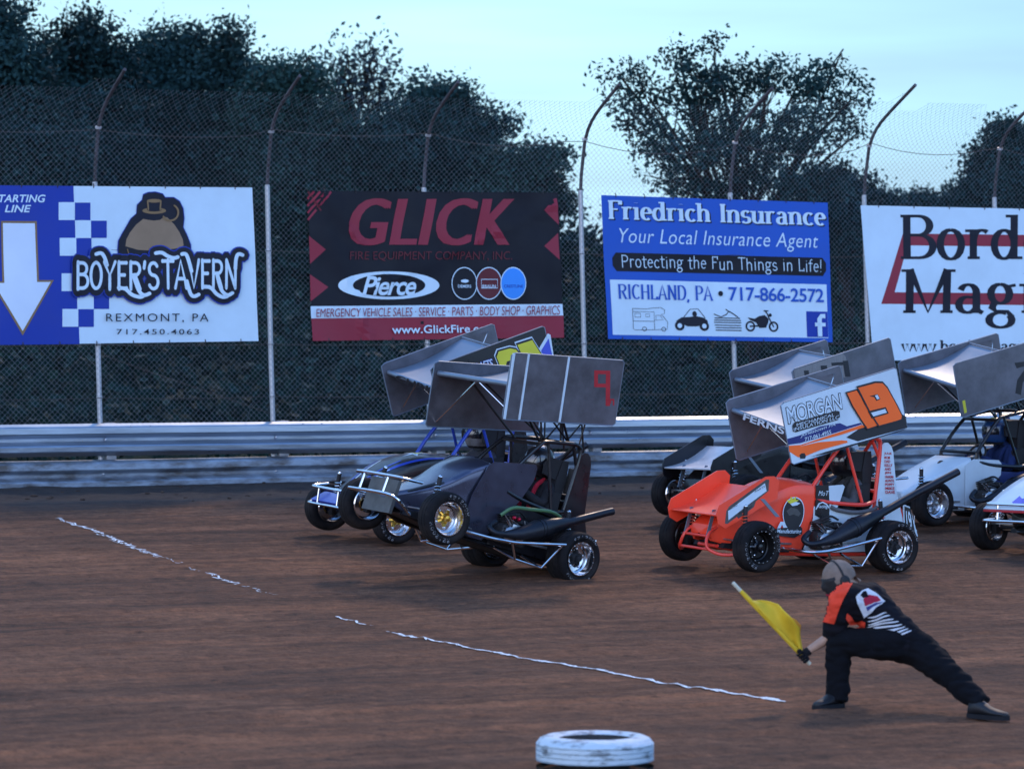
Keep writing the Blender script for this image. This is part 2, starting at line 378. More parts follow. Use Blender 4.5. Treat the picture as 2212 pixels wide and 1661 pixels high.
class Art:
    """flat printing on a surface: artboard units are mapped on the unit square by its four corners, then on the surface by fn(u, v, lift)."""
    def __init__(s, corners, fn, cut=None): s.c = [Vector(c) for c in corners]; s.fn = fn; s.cut = cut; s.k = 0; s.mb = MB()
    def uv(s, p):
        tl, tr, br, bl = s.c; p = Vector(p); u = v = .5
        for _ in range(8):
            q = (tl * (1 - u) + tr * u) * (1 - v) + (bl * (1 - u) + br * u) * v - p
            du = (tr - tl) * (1 - v) + (br - bl) * v; dv = (bl - tl) * (1 - u) + (br - tr) * u
            det = du.x * dv.y - du.y * dv.x
            u -= (q.x * dv.y - q.y * dv.x) / det; v -= (du.x * q.y - du.y * q.x) / det
        return u, v
    def put(s, shape, m, step=True, lift=None):
        if isinstance(shape, list):
            for i, x in enumerate(shape): s.put(x, m, False, (s.k + 1) * 1.0 + i * .004 % .9)
            s.k += 1; return s
        if step: s.k += 1
        z = lift if lift is not None else s.k
        vs_, fs = shape; uv = [s.uv(p) for p in vs_]
        if s.cut:
            bm = bmesh.new(); bv = [bm.verts.new((a, b, 0)) for a, b in uv]
            for f in fs:
                try: bm.faces.new([bv[i] for i in f])
                except ValueError: pass
            us = [a for a, b in uv]; vv = [b for a, b in uv]
            for ax, cnt, lo, hi in ((0, s.cut[0], min(us), max(us)), (1, s.cut[1], min(vv), max(vv))):
                for i in range(1, cnt):
                    x = i / cnt
                    if lo < x < hi:
                        bmesh.ops.bisect_plane(bm, geom=bm.verts[:] + bm.edges[:] + bm.faces[:], plane_co=(x, 0, 0) if ax == 0 else (0, x, 0), plane_no=(1, 0, 0) if ax == 0 else (0, 1, 0))
            bm.verts.index_update(); uv = [(v.co.x, v.co.y) for v in bm.verts]; fs = [[v.index for v in f.verts] for f in bm.faces]; bm.free()
        s.mb.add([s.fn(a, b, z) for a, b in uv], fs, m); return s
    def text(s, body, box, m, bold=.0, shear=0.0, space=1.0, outline=None, om=None, quad=None):
        sh = txt2d(body, bold, shear, space)
        if outline:
            o2 = txt2d(body, bold + outline, shear, space)
            s.put(fit_box(o2, box, sh) if not quad else _skew_ref(o2, quad, sh), om)
        return s.put(fit_box(sh, box) if not quad else skewed(sh, quad), m)
def _skew_ref(shape, quad, ref):
    vs_, fs = shape; rv = ref[0]; x0 = min(v[0] for v in rv); x1 = max(v[0] for v in rv); y0 = min(v[1] for v in rv); y1 = max(v[1] for v in rv)
    tl, tr, br, bl = [Vector(q) for q in quad]; out = []
    for v in vs_:
        u = (v[0] - x0) / (x1 - x0); w = (v[1] - y0) / (y1 - y0); p = (bl * (1 - u) + br * u) * (1 - w) + (tl * (1 - u) + tr * u) * w; out.append((p.x, p.y))
    return out, fs
# ================================================================== SETTING
def vnoise(seed, n=64):
    g = np.random.default_rng(seed).random((n, n))
    def f(x, y):
        x = np.asarray(x, float) % n; y = np.asarray(y, float) % n
        xi = np.floor(x).astype(int) % n; yi = np.floor(y).astype(int) % n; fx = x - np.floor(x); fy = y - np.floor(y)
        fx = fx * fx * (3 - 2 * fx); fy = fy * fy * (3 - 2 * fy); x1 = (xi + 1) % n; y1 = (yi + 1) % n
        return (g[xi, yi] * (1 - fx) + g[x1, yi] * fx) * (1 - fy) + (g[xi, y1] * (1 - fx) + g[x1, y1] * fx) * fy - .5
    return f
VN = [vnoise(i + 20) for i in range(6)]
def track_h(l, w):
    """height of the dirt above the datum, l along the fence, w across"""
    l = np.asarray(l, float); w = np.asarray(w, float)
    z = BANK * (w - W0)
    z = z + .014 * VN[0](l * .35, w * 1.6) + .009 * VN[1](l * 1.1, w * 5.5) + .008 * VN[2](l * 3.1, w * 11) + .013 * VN[3](l * 8.0, w * 9)
    z = z + .011 * np.maximum(0, VN[4](l * 10, w * 13) - .18) * 3
    berm = np.exp(-((w - 33.75) / .45) ** 2) * (.015 + .07 * VN[5](l * .9, w * .6)) + np.exp(-((w - 33.2) / .5) ** 2) * .03 * VN[4](l * 5, w * 6)
    return z + berm
def track_z(p): return float(track_h(p.dot(U), p.dot(N)))
M_LW = Matrix(((U.x, N.x, 0, 0), (U.y, N.y, 0, 0), (0, 0, 1, 0), (0, 0, 0, 1)))

def dirt_material():
    m = bpy.data.materials.new('dirt'); m.use_nodes = True; nt = m.node_tree; L = nt.links.new; b = nt.nodes['Principled BSDF']
    b.inputs['Roughness'].default_value = .92; b.inputs['Specular IOR Level'].default_value = .25
    tc = nt.nodes.new('ShaderNodeTexCoord')
    def noise(scale, stretch, det=6, ro=.6, dist=0.0):
        mp = nt.nodes.new('ShaderNodeMapping'); mp.inputs['Scale'].default_value = stretch; L(tc.outputs['Object'], mp.inputs[0])
        n_ = nt.nodes.new('ShaderNodeTexNoise'); n_.inputs['Scale'].default_value = scale; n_.inputs['Detail'].default_value = det; n_.inputs['Roughness'].default_value = ro; n_.inputs['Distortion'].default_value = dist
        L(mp.outputs[0], n_.inputs[0]); return n_.outputs[0]
    def ramp(fac, stops):
        r = nt.nodes.new('ShaderNodeValToRGB'); L(fac, r.inputs[0]); e = r.color_ramp.elements
        e[0].position, e[1].position = stops[0][0], stops[-1][0]
        for p_, c_ in stops[1:-1]: e.new(p_)
        for q, (p_, c_) in zip(e, stops): q.color = (*c_, 1)
        return r.outputs[0]
    def mix(a, bb, fac, mode='MIX'):
        x = nt.nodes.new('ShaderNodeMix'); x.data_type = 'RGBA'; x.blend_type = mode
        if isinstance(fac, float): x.inputs[0].default_value = fac
        else: L(fac, x.inputs[0])
        for k, q in ((6, a), (7, bb)):
            if isinstance(q, tuple): x.inputs[k].default_value = (*q, 1)
            else: L(q, x.inputs[k])
        return x.outputs[2]
    base = ramp(noise(1.3, (.4, .9, 1), 9, .72, .5), [(.3, (.095, .047, .029)), (.5, (.172, .074, .038)), (.62, (.23, .104, .056)), (.75, (.30, .10, .034))])
    fine = ramp(noise(9, (1.0, .9, 1), 9, .8), [(.3, (.42, .42, .44)), (.5, (1, 1, 1)), (.72, (1.75, 1.7, 1.65))])
    col = mix(base, fine, .95, 'MULTIPLY')
    grit = ramp(noise(42, (1.5, .6, 1), 5, .8), [(.3, (.5, .5, .52)), (.5, (1, 1, 1)), (.72, (1.6, 1.6, 1.6))])
    col = mix(col, grit, .6, 'MULTIPLY')
    marks = ramp(noise(9, (.9, .8, 1), 7, .75), [(.33, (.28, .28, .31)), (.43, (1, 1, 1))])
    col = mix(col, marks, .8, 'MULTIPLY')
    wide = ramp(noise(.35, (.25, 1.2, 1), 3), [(.35, (.74, .76, .80)), (.65, (1.2, 1.14, 1.06))])
    col = mix(col, wide, 1.0, 'MULTIPLY')
    groom = ramp(noise(2.0, (.035, 2.6, 1), 5, .7, .2), [(.36, (.58, .59, .62)), (.5, (1, 1, 1)), (.64, (1.32, 1.24, 1.16))])
    col = mix(col, groom, .9, 'MULTIPLY')
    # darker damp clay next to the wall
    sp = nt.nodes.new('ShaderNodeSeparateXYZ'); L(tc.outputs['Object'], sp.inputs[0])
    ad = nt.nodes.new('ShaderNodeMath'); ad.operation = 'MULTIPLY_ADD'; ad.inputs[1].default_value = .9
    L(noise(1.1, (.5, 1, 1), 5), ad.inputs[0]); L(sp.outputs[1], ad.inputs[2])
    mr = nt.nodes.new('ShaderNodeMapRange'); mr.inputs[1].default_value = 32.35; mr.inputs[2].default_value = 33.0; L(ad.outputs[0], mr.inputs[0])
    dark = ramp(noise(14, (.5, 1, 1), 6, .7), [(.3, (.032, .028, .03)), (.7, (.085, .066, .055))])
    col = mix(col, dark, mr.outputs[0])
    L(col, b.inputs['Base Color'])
    bp = nt.nodes.new('ShaderNodeBump'); bp.inputs['Strength'].default_value = 1.0; bp.inputs['Distance'].default_value = .035
    L(noise(26, (1.2, .8, 1), 8, .8), bp.inputs['Height']); L(bp.outputs[0], b.inputs['Normal'])
    return m
def axis(lo, hi, d0, d1, step):
    a = list(np.arange(d0, d1, step)); x = d0; s = step
    while x > lo: s *= 1.6; x -= s; a.insert(0, max(lo, x))
    x = a[-1]; s = step
    while x < hi: s *= 1.6; x += s; a.append(min(hi, x))
    return np.array(a)
ls = axis(-160, 220, 4.0, 24.0, .085); ws = axis(-40, W0 + .45, 15.5, W0 + .44, .042)
LL, WW = np.meshgrid(ls, ws, indexing='ij'); ZZ = track_h(LL, WW)
nl, nw = len(ls), len(ws)
idx = np.arange(nl * nw).reshape(nl, nw)
faces = np.stack([idx[:-1, :-1], idx[1:, :-1], idx[1:, 1:], idx[:-1, 1:]], -1).reshape(-1, 4)
def np_obj(name, verts, faces, m, parent=None, smooth=False):
    verts = np.ascontiguousarray(verts, dtype=np.float32); faces = np.ascontiguousarray(faces, dtype=np.int32); k = faces.shape[1]
    me = bpy.data.meshes.new(name); me.vertices.add(len(verts)); me.vertices.foreach_set('co', verts.ravel())
    me.loops.add(faces.size); me.loops.foreach_set('vertex_index', faces.ravel())
    me.polygons.add(len(faces)); me.polygons.foreach_set('loop_start', np.arange(0, faces.size, k, dtype=np.int32))
    try: me.polygons.foreach_set('loop_total', np.full(len(faces), k, dtype=np.int32))
    except Exception: pass
    if smooth: me.polygons.foreach_set('use_smooth', np.ones(len(faces), dtype=bool))
    for x in (m if isinstance(m, (list, tuple)) else [m]): me.materials.append(x)
    me.update(calc_edges=True); me.validate()
    o = bpy.data.objects.new(name, me); COL.objects.link(o)
    if parent is not None: o.parent = parent
    return o
track = np_obj('dirt_track', np.stack([LL.ravel(), WW.ravel(), ZZ.ravel()], 1), faces, dirt_material(), smooth=True)
track.matrix_world = M_LW; tag(track, kind='structure')

# ground beyond the wall: a grass sheet that rises to a wooded bank and runs to the horizon
def bank_h(l, w):
    l = np.asarray(l, float); w = np.asarray(w, float)
    t = np.clip((w - 37.5) / 13.0, 0, 1); t = t * t * (3 - 2 * t)
    return -.12 + t * (2.35 + .5 * VN[0](l * .12, w * .1)) + .12 * VN[1](l * .6, w * .6) - np.clip((w - 62) / 60, 0, 1) * 1.6
ls2 = axis(-700, 900, -6, 34, .6); ws2 = axis(W0 + .45, 1500, W0 + .45, 62, .5)
L2, W2 = np.meshgrid(ls2, ws2, indexing='ij'); Z2 = bank_h(L2, W2); Z2[:, 0] = -.03
i2 = np.arange(L2.size).reshape(L2.shape)
grassm = mat('grass_bank', (.012, .025, .017), .95, col2=(.022, .042, .027), scale=3.0, bump=.8, bscale=9)
verge = np_obj('ground', np.stack([L2.ravel(), W2.ravel(), Z2.ravel()], 1), np.stack([i2[:-1, :-1], i2[1:, :-1], i2[1:, 1:], i2[:-1, 1:]], -1).reshape(-1, 4), grassm, smooth=True)
verge.matrix_world = M_LW; tag(verge, kind='structure')

# chalk starting line
chalk = mat('chalk', (.8, .8, .8), .9, var=.2, scale=30)
CHP = [(128, 1121), (220, 1156), (310, 1191), (460, 1244), (580, 1283), (735, 1335), (860, 1368), (1105, 1417), (1300, 1451), (1500, 1486), (1690, 1515)]
CHL = catmull([on_ground(*q) for q in CHP], 24)
vs_, fs_ = [], []
def chalk_density(px):
    pts = [(128, .5), (200, .6), (330, .5), (360, .12), (440, .04), (455, .4), (510, .35), (525, .04), (550, .22), (580, .2), (600, .0), (722, .0), (730, .5), (780, .3), (800, .06), (850, .08), (865, .8), (960, .8), (1300, 1.3), (1690, 1.9)]
    for (a, va), (b, vb) in zip(pts, pts[1:]):
        if px <= b: return va + (vb - va) * max(0, px - a) / (b - a)
    return .5
def chalk_points():
    left = 0.0
    for a, b in zip(CHL, CHL[1:]):
        L_ = (b - a).length; t = left
        while t < L_: yield a.lerp(b, t / L_), (b - a).normalized(); t += .022
        left = t - L_
for p, dv in chalk_points():
    sv = Vector((-dv.y, dv.x, 0)); px = PCX + FPX * p.x / p.y; d = chalk_density(px)
    for _ in range(int(d * 2.6) + (random.random() < (d * 2.6) % 1)):
        c = p + sv * random.gauss(0, .007 + .010 * (px < 600)) + dv * random.uniform(-.03, .03)
        le = random.uniform(.012, .05); wd = random.uniform(.0025, .010) * (1.15 if px > 860 else 1.0); an = random.gauss(0, .25) + (0.5 if px < 700 and random.random() < .5 else 0)
        a = dv * math.cos(an) + sv * math.sin(an); b = Vector((-a.y, a.x, 0)); k = len(vs_)
        for sa, sb in ((-1, -.5), (-.4, -1), (.5, -.9), (1, .1), (.4, 1), (-.5, .8)):
            v = c + a * le * sa * random.uniform(.7, 1.1) + b * wd * sb * random.uniform(.7, 1.1); vs_.append((v.x, v.y, track_z(v) + .006 + random.random() * .002))
        fs_.append([k + i for i in range(6)])
tag(raw_obj('start_line', vs_, fs_, chalk), kind='structure')

# dark clods of clay lying on the track
cl = MB(); clodm = mat('clod', (.05, .036, .03), .95, var=.4, scale=20)
for i in range(110):
    l = random.uniform(5, 23); w = random.uniform(32.3, 33.75)
    r = random.uniform(.006, .018) * (1.5 if w > 32.6 else 1)
    rr = Matrix.Rotation(random.uniform(0, 6), 3, 'Z'); cl.ball((l, w, float(track_h(l, w)) + r * .2), r, clodm, 6, (random.uniform(1, 2.0), 1, .6), rr)
o = cl.build('dirt', ang=60); o.matrix_world = M_LW; tag(o, 'small dark clods of clay along the foot of the guardrail', 'dirt', kind='stuff')

# ================================================================== GUARDRAIL
galv = mat('galvanized', (.36, .42, .50), .36, .85, var=.22, scale=2.2, rvar=.1, stretch=(.4, 1, 3), bump=.10, bscale=6)
galv_dirty = mat('galvanized_dirty', (.10, .092, .09), .52, .5, col2=(.30, .37, .46), scale=4, stretch=(.7, 1, 2.2), rvar=.15, sharp=(.36, .60), bump=.15, bscale=8, detail=9)
POSTX = [(-150, 910), (218.5, 910), (592, 910), (931, 908), (1270, 905), (1594, 902), (1884, 900), (2166, 898), (2440, 896)]
PL = [on_fence(a, b)[0] for a, b in POSTX]
rail_root = empty('guardrail', Matrix.Translation(fence_pt(14, 0)))
tag(rail_root, 'long double corrugated galvanised guardrail at the foot of the wire fence', 'guardrail')
def w_beam(z0, h, off, bow=0.0, seed=0):
    # corrugated section: two crests towards the track
    prof = [(-.012, .0), (-.006, .03), (.070, .13), (.080, .16), (.082, .30), (.074, .335), (.006, .43), (0, .46), (0, .54), (.006, .57), (.074, .665), (.082, .70), (.080, .88), (.070, .92), (-.004, .985), (-.012, 1.0)]
    ll = np.arange(PL[0] - 6, PL[-1] + 14, .25); v = []
    for i, l in enumerate(ll):
        dz = bow * float(VN[seed](l * .35, 3.3)) ; dt = .02 * float(VN[seed + 1](l * .5, 7.1))
        for t, hh in prof: v.append(fence_pt(l, 0, 0) * 1.0 - N * (off + t + dt) + Vector((0, 0, z0 + hh * h + dz)))
    k = len(prof); f = [[i * k + j, (i + 1) * k + j, (i + 1) * k + j + 1, i * k + j + 1] for i in range(len(ll) - 1) for j in range(k - 1)]
    return v, f
def rail(name, z0, h, off, bow, seed, m):
    v, f = w_beam(z0, h, off, bow, seed)
    o = raw_obj(name, v, f, m, smooth=True); o.data.set_sharp_from_angle(angle=R(17)); s_ = o.modifiers.new('thick', 'SOLIDIFY'); s_.thickness = .004
    o.parent = rail_root; o.matrix_parent_inverse = rail_root.matrix_world.inverted(); return o
rail('rail', .310, .312, .05, .012, 0, galv)
rail('rail', -.015, .30, .065, .02, 2, galv_dirty)
bm_ = MB()
for l in PL:
    for z in (.47, .54, .14, .2):
        p = fence_pt(l + random.uniform(-.02, .02), 0) - N * .066 + Vector((0, 0, z)); bm_.ball(p, .016, galv, 8, (1, .6, 1))
    if True:
        for z in (.40, .60, .08, .25):
            for dx in (.25, .45): bm_.ball(fence_pt(l + dx, 0) - N * .12 + Vector((0, 0, z)), .009, galv, 6, (1, .6, 1))
o = bm_.build('bolt'); o.parent = rail_root; o.matrix_parent_inverse = rail_root.matrix_world.inverted(); tag(o, kind='stuff')
for l in PL:
    pb = MB(); pb.box(fence_pt(l + .09, .3) - N * (-.02), (.1, .12, .66), mat('rail_post', (.30, .31, .33), .55, .6, var=.2), Matrix.Rotation(TH, 3, 'Z'), .008)
    o = pb.build('rail_post'); o.parent = rail_root; o.matrix_parent_inverse = rail_root.matrix_world.inverted()

# ================================================================== FENCE
fence = empty('chain_link_fence', Matrix.Translation(fence_pt(14, 0)))
tag(fence, 'tall chain link catch fence whose rusty post tops bend over the track', 'fence')
def to_fence(o): o.parent = fence; o.matrix_parent_inverse = fence.matrix_world.inverted(); return o
pipe_g = mat('fence_pipe', (.40, .41, .44), .45, .55, var=.25, scale=5, stretch=(1, 1, .4), rvar=.12)
pipe_r = mat('rusty_pipe', (.04, .032, .036), .75, .2, col2=(.10, .09, .105), scale=7, bump=.3, stretch=(1, 1, .5))
wirem = mat('fence_wire', (.20, .22, .25), .55, .4, var=.15, scale=1)
TOPS = [4.0, 3.98, 3.97, 3.96, 3.98, 3.99, 4.06, 3.85, 3.95]
for k, (l, tp) in enumerate(zip(PL, TOPS)):
    mb = MB()
    low = [fence_pt(l, h, -.03) for h in (-.1, .6, 1.3, 2.1, 2.95)]
    mb.tube(low, .025, pipe_g, 10)
    hs = [2.86, 3.1, 3.3, 3.45, 3.56, 3.64, 3.72, 3.80, 3.88, tp]
    mb.tube([fence_pt(l, h, -.03) for h in hs], .0175, pipe_r, 10)
    for h in (.87, 1.38, 2.3, 3.47): mb.tube([fence_pt(l, h - .012, -.03), fence_pt(l, h + .012, -.03)],   .030, pipe_g, 10)
    to_fence(mb.build('post'))
# woven wire: every wire is a real thin zigzag strand laid on the diagonal of the cloth
def strands(name, l0, l1, h0, h1fn, pitch=.05, rad=.0013):
    V, F = [], []
    def run(s0, sg):
        pts = []; h = h0; l = s0
        while True:
            top = h1fn(l)
            if l0 <= l <= l1 and h <= top: pts.append((l, h))
            elif pts: break
            h += .08; l += sg * .08
            if h > 4.3: break
        if len(pts) < 2: return
        base = len(V)
        for i, (l, h) in enumerate(pts):
            b = .05 * math.sin(l * 1.7 + h) * math.sin(h * 2.1) * (.5 if h < 2.5 else 1.0)
            p = fence_pt(l, h, .004 + .002 * sg + b * .25)
            t = (U * sg + Vector((0, 0, 1))).normalized(); n2 = t.cross(N)
            for a in (0, 2.094, 4.189): V.append(p + (N * math.cos(a) + n2 * math.sin(a)) * rad)
            if i:
                q = len(V) - 6
                for j in range(3): F.append([q + j, q + (j + 1) % 3, q + 3 + (j + 1) % 3, q + 3 + j])
    span = 4.6; x = l0 - span
    while x < l1 + span: run(x, 1); run(x, -1); x += pitch * 1.414 * .78
    o = np_obj(name, np.array([tuple(v) for v in V]), np.array(F), wirem); return to_fence(o)
def mesh_top(l):
    for a, b, ta, tb in zip(PL, PL[1:], TOPS, TOPS[1:]):
        if a <= l <= b:
            u = (l - a) / (b - a)
            if a >= PL[6] - .01 and b <= PL[7] + .01: return 3.82 + .18 * math.sin(u * math.pi) - .12 * u
            return ta + (tb - ta) * u - .07 - .03 * math.sin(u * math.pi)
    return 3.9
strands('wire_mesh', PL[0] - .6, PL[-1] + .8, .3, mesh_top)
cab = mat('cable', (.035, .038, .045), .7, .2)
def cable(name, pts, r=.0045): to_fence(MB().tube(pts, r, cab, 6).build(name))
for h, sag, off in ((.87, .015, .02), (1.38, .01, .02), (2.3, .02, .02), (3.47, .05, -.01)):
    pts = []
    for a, b in zip(PL, PL[1:]):
        sg = sag * (2.2 if (h > 3 and a > PL[3] - .1) else 1)
        for i in range(8):
            u = i / 8; pts.append(fence_pt(a + (b - a) * u, h - sg * 4 * u * (1 - u) + (.03 if h > 3 else 0) * math.sin(a), off))
    cable('tension_wire', pts, .0034 if h > 3 else .003)
cable('tension_wire', [fence_pt(*on_fence(222, 768), .03), fence_pt(*on_fence(300, 796), .03), fence_pt(*on_fence(581, 893), .03)], .0035)
cable('tension_wire', [fence_pt(*on_fence(x, y), .03) for x, y in ((532, 905), (538, 880), (548, 870), (560, 866))], .0035)

# ================================================================== BANNERS
def vinyl(name, c, rough=.42, var=.05):
    m = mat('vinyl_' + name, c, rough, 0, var=var, scale=3, rvar=.08, bump=.05, bscale=12); m.node_tree.nodes['Principled BSDF'].inputs['Specular IOR Level'].default_value = .2; return m
WHITE = vinyl('white', (.53, .68, .80)); NAVY = vinyl('navy', (.006, .007, .018)); ROYAL = vinyl('royal', (.010, .036, .31)); BLUE2 = vinyl('blue', (.014, .085, .44))
BLACKV = vinyl('black', (.004, .004, .010), .45); REDV = vinyl('red', (.24, .024, .045)); DRED = vinyl('dark_red', (.10, .014, .022)); GOLD = vinyl('gold', (.22, .14, .07)); SKYV = vinyl('sky', (.04, .25, .75))
BROWN = mat('vinyl_brown', (.17, .105, .055), .5, col2=(.27, .18, .11), scale=1.2)
PALE = mat('vinyl_pale', (.50, .60, .78), .45, col2=(.62, .72, .84), scale=.9)
def banner(name, label, art_c, photo_c, bg, wr, off=.03):
    root_l = [on_fence(x, y, off) for x, y in photo_c]       # tl tr br bl as (l, h)
    tl, tr, br, bl = [Vector(q) for q in root_l]
    def fn(u, v, lift):
        q = (tl * (1 - u) + tr * u) * (1 - v) + (bl * (1 - u) + br * u) * v
        w = wr(u, v)
        return fence_pt(q.x, q.y, off + w + lift * .0014)
    CU, CV = 36, 22
    o = raw_obj(name, [fn(i / CU, j / CV, 0) for i in range(CU + 1) for j in range(CV + 1)],
                [[i * (CV + 1) + j, (i + 1) * (CV + 1) + j, (i + 1) * (CV + 1) + j + 1, i * (CV + 1) + j + 1] for i in range(CU) for j in range(CV)], bg, smooth=True)
    tag(o, label, 'banner', 'advertising banners tied to the fence')
    art = Art(art_c, fn, (CU, CV)); art.obj = o
    # ties at the edges
    tm = mat('cable_tie', (.02, .02, .025), .6)
    for v in (0.012, .985):
        for i in range(8):
            u = (i + .5) / 8; p = fn(u, v, 2); q = fn(u, v + (-.03 if v < .5 else .03), -8); MB().tube([p, (p + q) / 2 - N * .012, q], .005, tm, 5).build('tie', o)
    return art
def finish(art, name='lettering'): return art.mb.build(name, art.obj, ang=0)
def wave(a, f1, f2, ph): return lambda u, v: a * (math.sin(u * f1 + ph) * .6 + math.sin(v * f2 + u * 3 + ph * 2) * .4 + .7 * math.sin((u * 1.3 + v * .8) * 9 + ph)) * (1 - .5 * abs(2 * v - 1))
pv = lambda s_, x0, y0: (lambda x, y: ((x0 + x / s_) * .8848, (y0 + y / s_) * .8848))
# --- 1 starting line / tavern
f = pv(3.3515, 0, 430); c = [(-280, 75), (2065, 95), (2115, 1350), (-275, 1385)]
a = banner('banner', 'white and blue starting line banner with a brown jug and white arrow', c, [f(*q) for q in c], WHITE, wave(.011, 9, 7, .4))
a.put(poly2d([(-280, 75), (583, 82), (632, 1375), (-275, 1385)]), ROYAL)
sq = lambda x0, y0, x1, y1, m: a.put(rect2d(x0, y0, x1, y1), m, step=False, lift=2)
for x0, y0, x1, y1, m in ((463, 215, 592, 361, WHITE), (595, 218, 720, 363, ROYAL), (597, 363, 724, 507, WHITE), (725, 366, 853, 507, ROYAL), (470, 507, 604, 653, WHITE), (604, 509, 728, 655, ROYAL), (733, 655, 860, 797, ROYAL), (484, 797, 610, 942, WHITE), (612, 797, 740, 942, ROYAL), (613, 942, 747, 1088, WHITE), (748, 944, 873, 1088, ROYAL), (492, 1088, 621, 1233, WHITE), (622, 1090, 748, 1235, ROYAL)): sq(x0, y0, x1, y1, m)
a.k = 2
a.put(poly2d([(-3, 368), (286, 370), (300, 852), (420, 852), (170, 1305), (-88, 862), (8, 862)]), GOLD)
a.put(poly2d([(12, 386), (270, 388), (284, 868), (394, 868), (169, 1268), (-62, 876), (24, 876)]), PALE)
a.text('STARTING', (-72, 153, 355, 217), WHITE, .02, .22, 1.02); a.text('LINE', (25, 238, 238, 298), WHITE, .02, .22)
jug = [(945, 600), (950, 530), (975, 480), (1010, 420), (1050, 350), (1095, 310), (1100, 240), (1140, 200), (1150, 155), (1190, 138), (1250, 134), (1310, 150), (1330, 178), (1400, 178), (1450, 210), (1480, 270), (1488, 350), (1480, 420), (1510, 480), (1540, 560), (1545, 700), (955, 700)]
grow = lambda P, k: [(1240 + (x - 1240) * k, 430 + (y - 430) * k) for x, y in P]
a.put(poly2d(grow(jug, 1.025)), ROYAL); a.put(poly2d(jug), NAVY)
a.put(poly2d([(1005, 575), (1012, 520), (1040, 465), (1090, 400), (1150, 352), (1190, 360), (1240, 366), (1290, 360), (1320, 335), (1350, 340), (1410, 400), (1450, 460), (1478, 520), (1484, 570), (1440, 590), (1350, 605), (1240, 612), (1110, 605)]), BROWN)
a.put(ell2d(1240, 285, 98, 26), GOLD); a.put(ell2d(1240, 276, 60, 16), NAVY); a.put(rect2d(1180, 205, 1295, 280), NAVY); a.put(ell2d(1238, 204, 60, 15), GOLD)
a.put(ribbon2d([(1183, 205), (1190, 275)], 12), GOLD); a.put(ribbon2d([(1292, 205), (1288, 275)], 12), GOLD)
a.put(ribbon2d(A(1372, 300, 66, 66, 150, -60, 14), 15), GOLD); a.put(ribbon2d([(1018, 600), (1030, 640), (1080, 655), (1160, 660)], 8), GOLD)
tav = [([(760, 640), (800, 632), (828, 665), (850, 730)]), ([(945, 915), (1000, 925), (1050, 970), (1110, 990), (1140, 985)]), ([(1070, 830), (1110, 940), (1150, 975), (1195, 962)]), ([(1250, 632), (1300, 628), (1345, 655), (1395, 672), (1430, 664)]), ([(1465, 640), (1495, 640), (1515, 680), (1540, 780)]), ([(1500, 860), (1530, 960), (1560, 985), (1600, 970)]), ([(1640, 905), (1700, 915), (1750, 965), (1800, 990), (1840, 985)]), ([(1755, 820), (1790, 930), (1840, 975), (1885, 958)]), ([(1908, 760), (1912, 690), (1925, 648), (1945, 640), (1970, 648)])]
tav = [[(p.x, p.y) for p in catmull([(x, y, 0) for x, y in t], 4)] for t in tav]
W1 = (588, 705, 1280, 925); W2_ = (1300, 690, 1930, 915)
for extra, rib, m in ((.62, 165, ROYAL), (.52, 140, NAVY), (0, 30, WHITE)):
    k = .28 if extra == 0 else 0
    sh = lay_glyphs(glyphs2d("BOYER'S", .15, .13, None, cap=True, extra=extra * .85), W1) + lay_glyphs(glyphs2d("TAVERN", .15, .13, None, cap=True, extra=extra * .85), W2_)
    sh += [ribbon2d(t, rib * (.75 if rib > 100 else 1)) for t in tav]
    a.put(sh, m)
a.text('REXMONT, PA', (840, 1125, 1685, 1200), NAVY, .0, 0, 1.25); a.text('717.450.4063', (925, 1252, 1605, 1296), NAVY, .006, 0, 1.3)
finish(a)
# --- 2 fire equipment
f = pv(2.4578, 720, 440); c = [(75, 65), (1580, 75), (1615, 945), (105, 965)]
def wr2(u, v):
    d1 = abs((u - .05) - (v - .0) * .42); d2 = abs((1 - u) - v * 1.3 + .1); d3 = abs((u - .02) - v * .2)
    return .022 * math.exp(-(d1 / .018) ** 2) * (1 - v) + .018 * math.exp(-(d3 / .015) ** 2) + .018 * math.exp(-(d2 / .03) ** 2) * (1 - v) + .005 * math.sin(u * 11 + v * 8) + .004 * math.sin(u * 23 - v * 17)
a = banner('banner', 'black and red fire equipment banner, wrinkled vinyl, between two posts', c, [f(*q) for q in c], BLACKV, wr2)
a.put(poly2d([(98, 830), (1611, 812), (1615, 945), (105, 965)]), REDV)
for k in range(1, 5): a.put(ribbon2d([(75 + k * 34, 70), (76, 72 + k * 42)], 13, cap=False), REDV, step=False, lift=1)
a.put(ribbon2d([(78, 70), (150, 185)], 10, cap=False), DRED, step=False, lift=1.4)
for t in ([(82, 335), (182, 417), (92, 503)], [(90, 565), (197, 642), (94, 728)], [(1572, 95), (1490, 180), (1583, 268)], [(1579, 318), (1492, 396), (1586, 478)]): a.put(poly2d(t), REDV, step=False, lift=1)
a.put(poly2d([(94, 757), (1606, 743), (1610, 812), (97, 830)]), WHITE)
for dx in (-13, 0, 13): a.text('GLICK', (328 + dx, 110, 1297 + dx, 392), REDV, 0, .24, 1.05)
a.text('FIRE EQUIPMENT COMPANY, INC.', (322, 428, 1295, 487), DRED, .0, .06)
a.put(ell2d(553, 632, 300, 84, 44), WHITE); a.put(ell2d(553, 632, 216, 68, 40), BLACKV); a.text('Pierce', (392, 576, 715, 692), WHITE, .02, .3, .9)
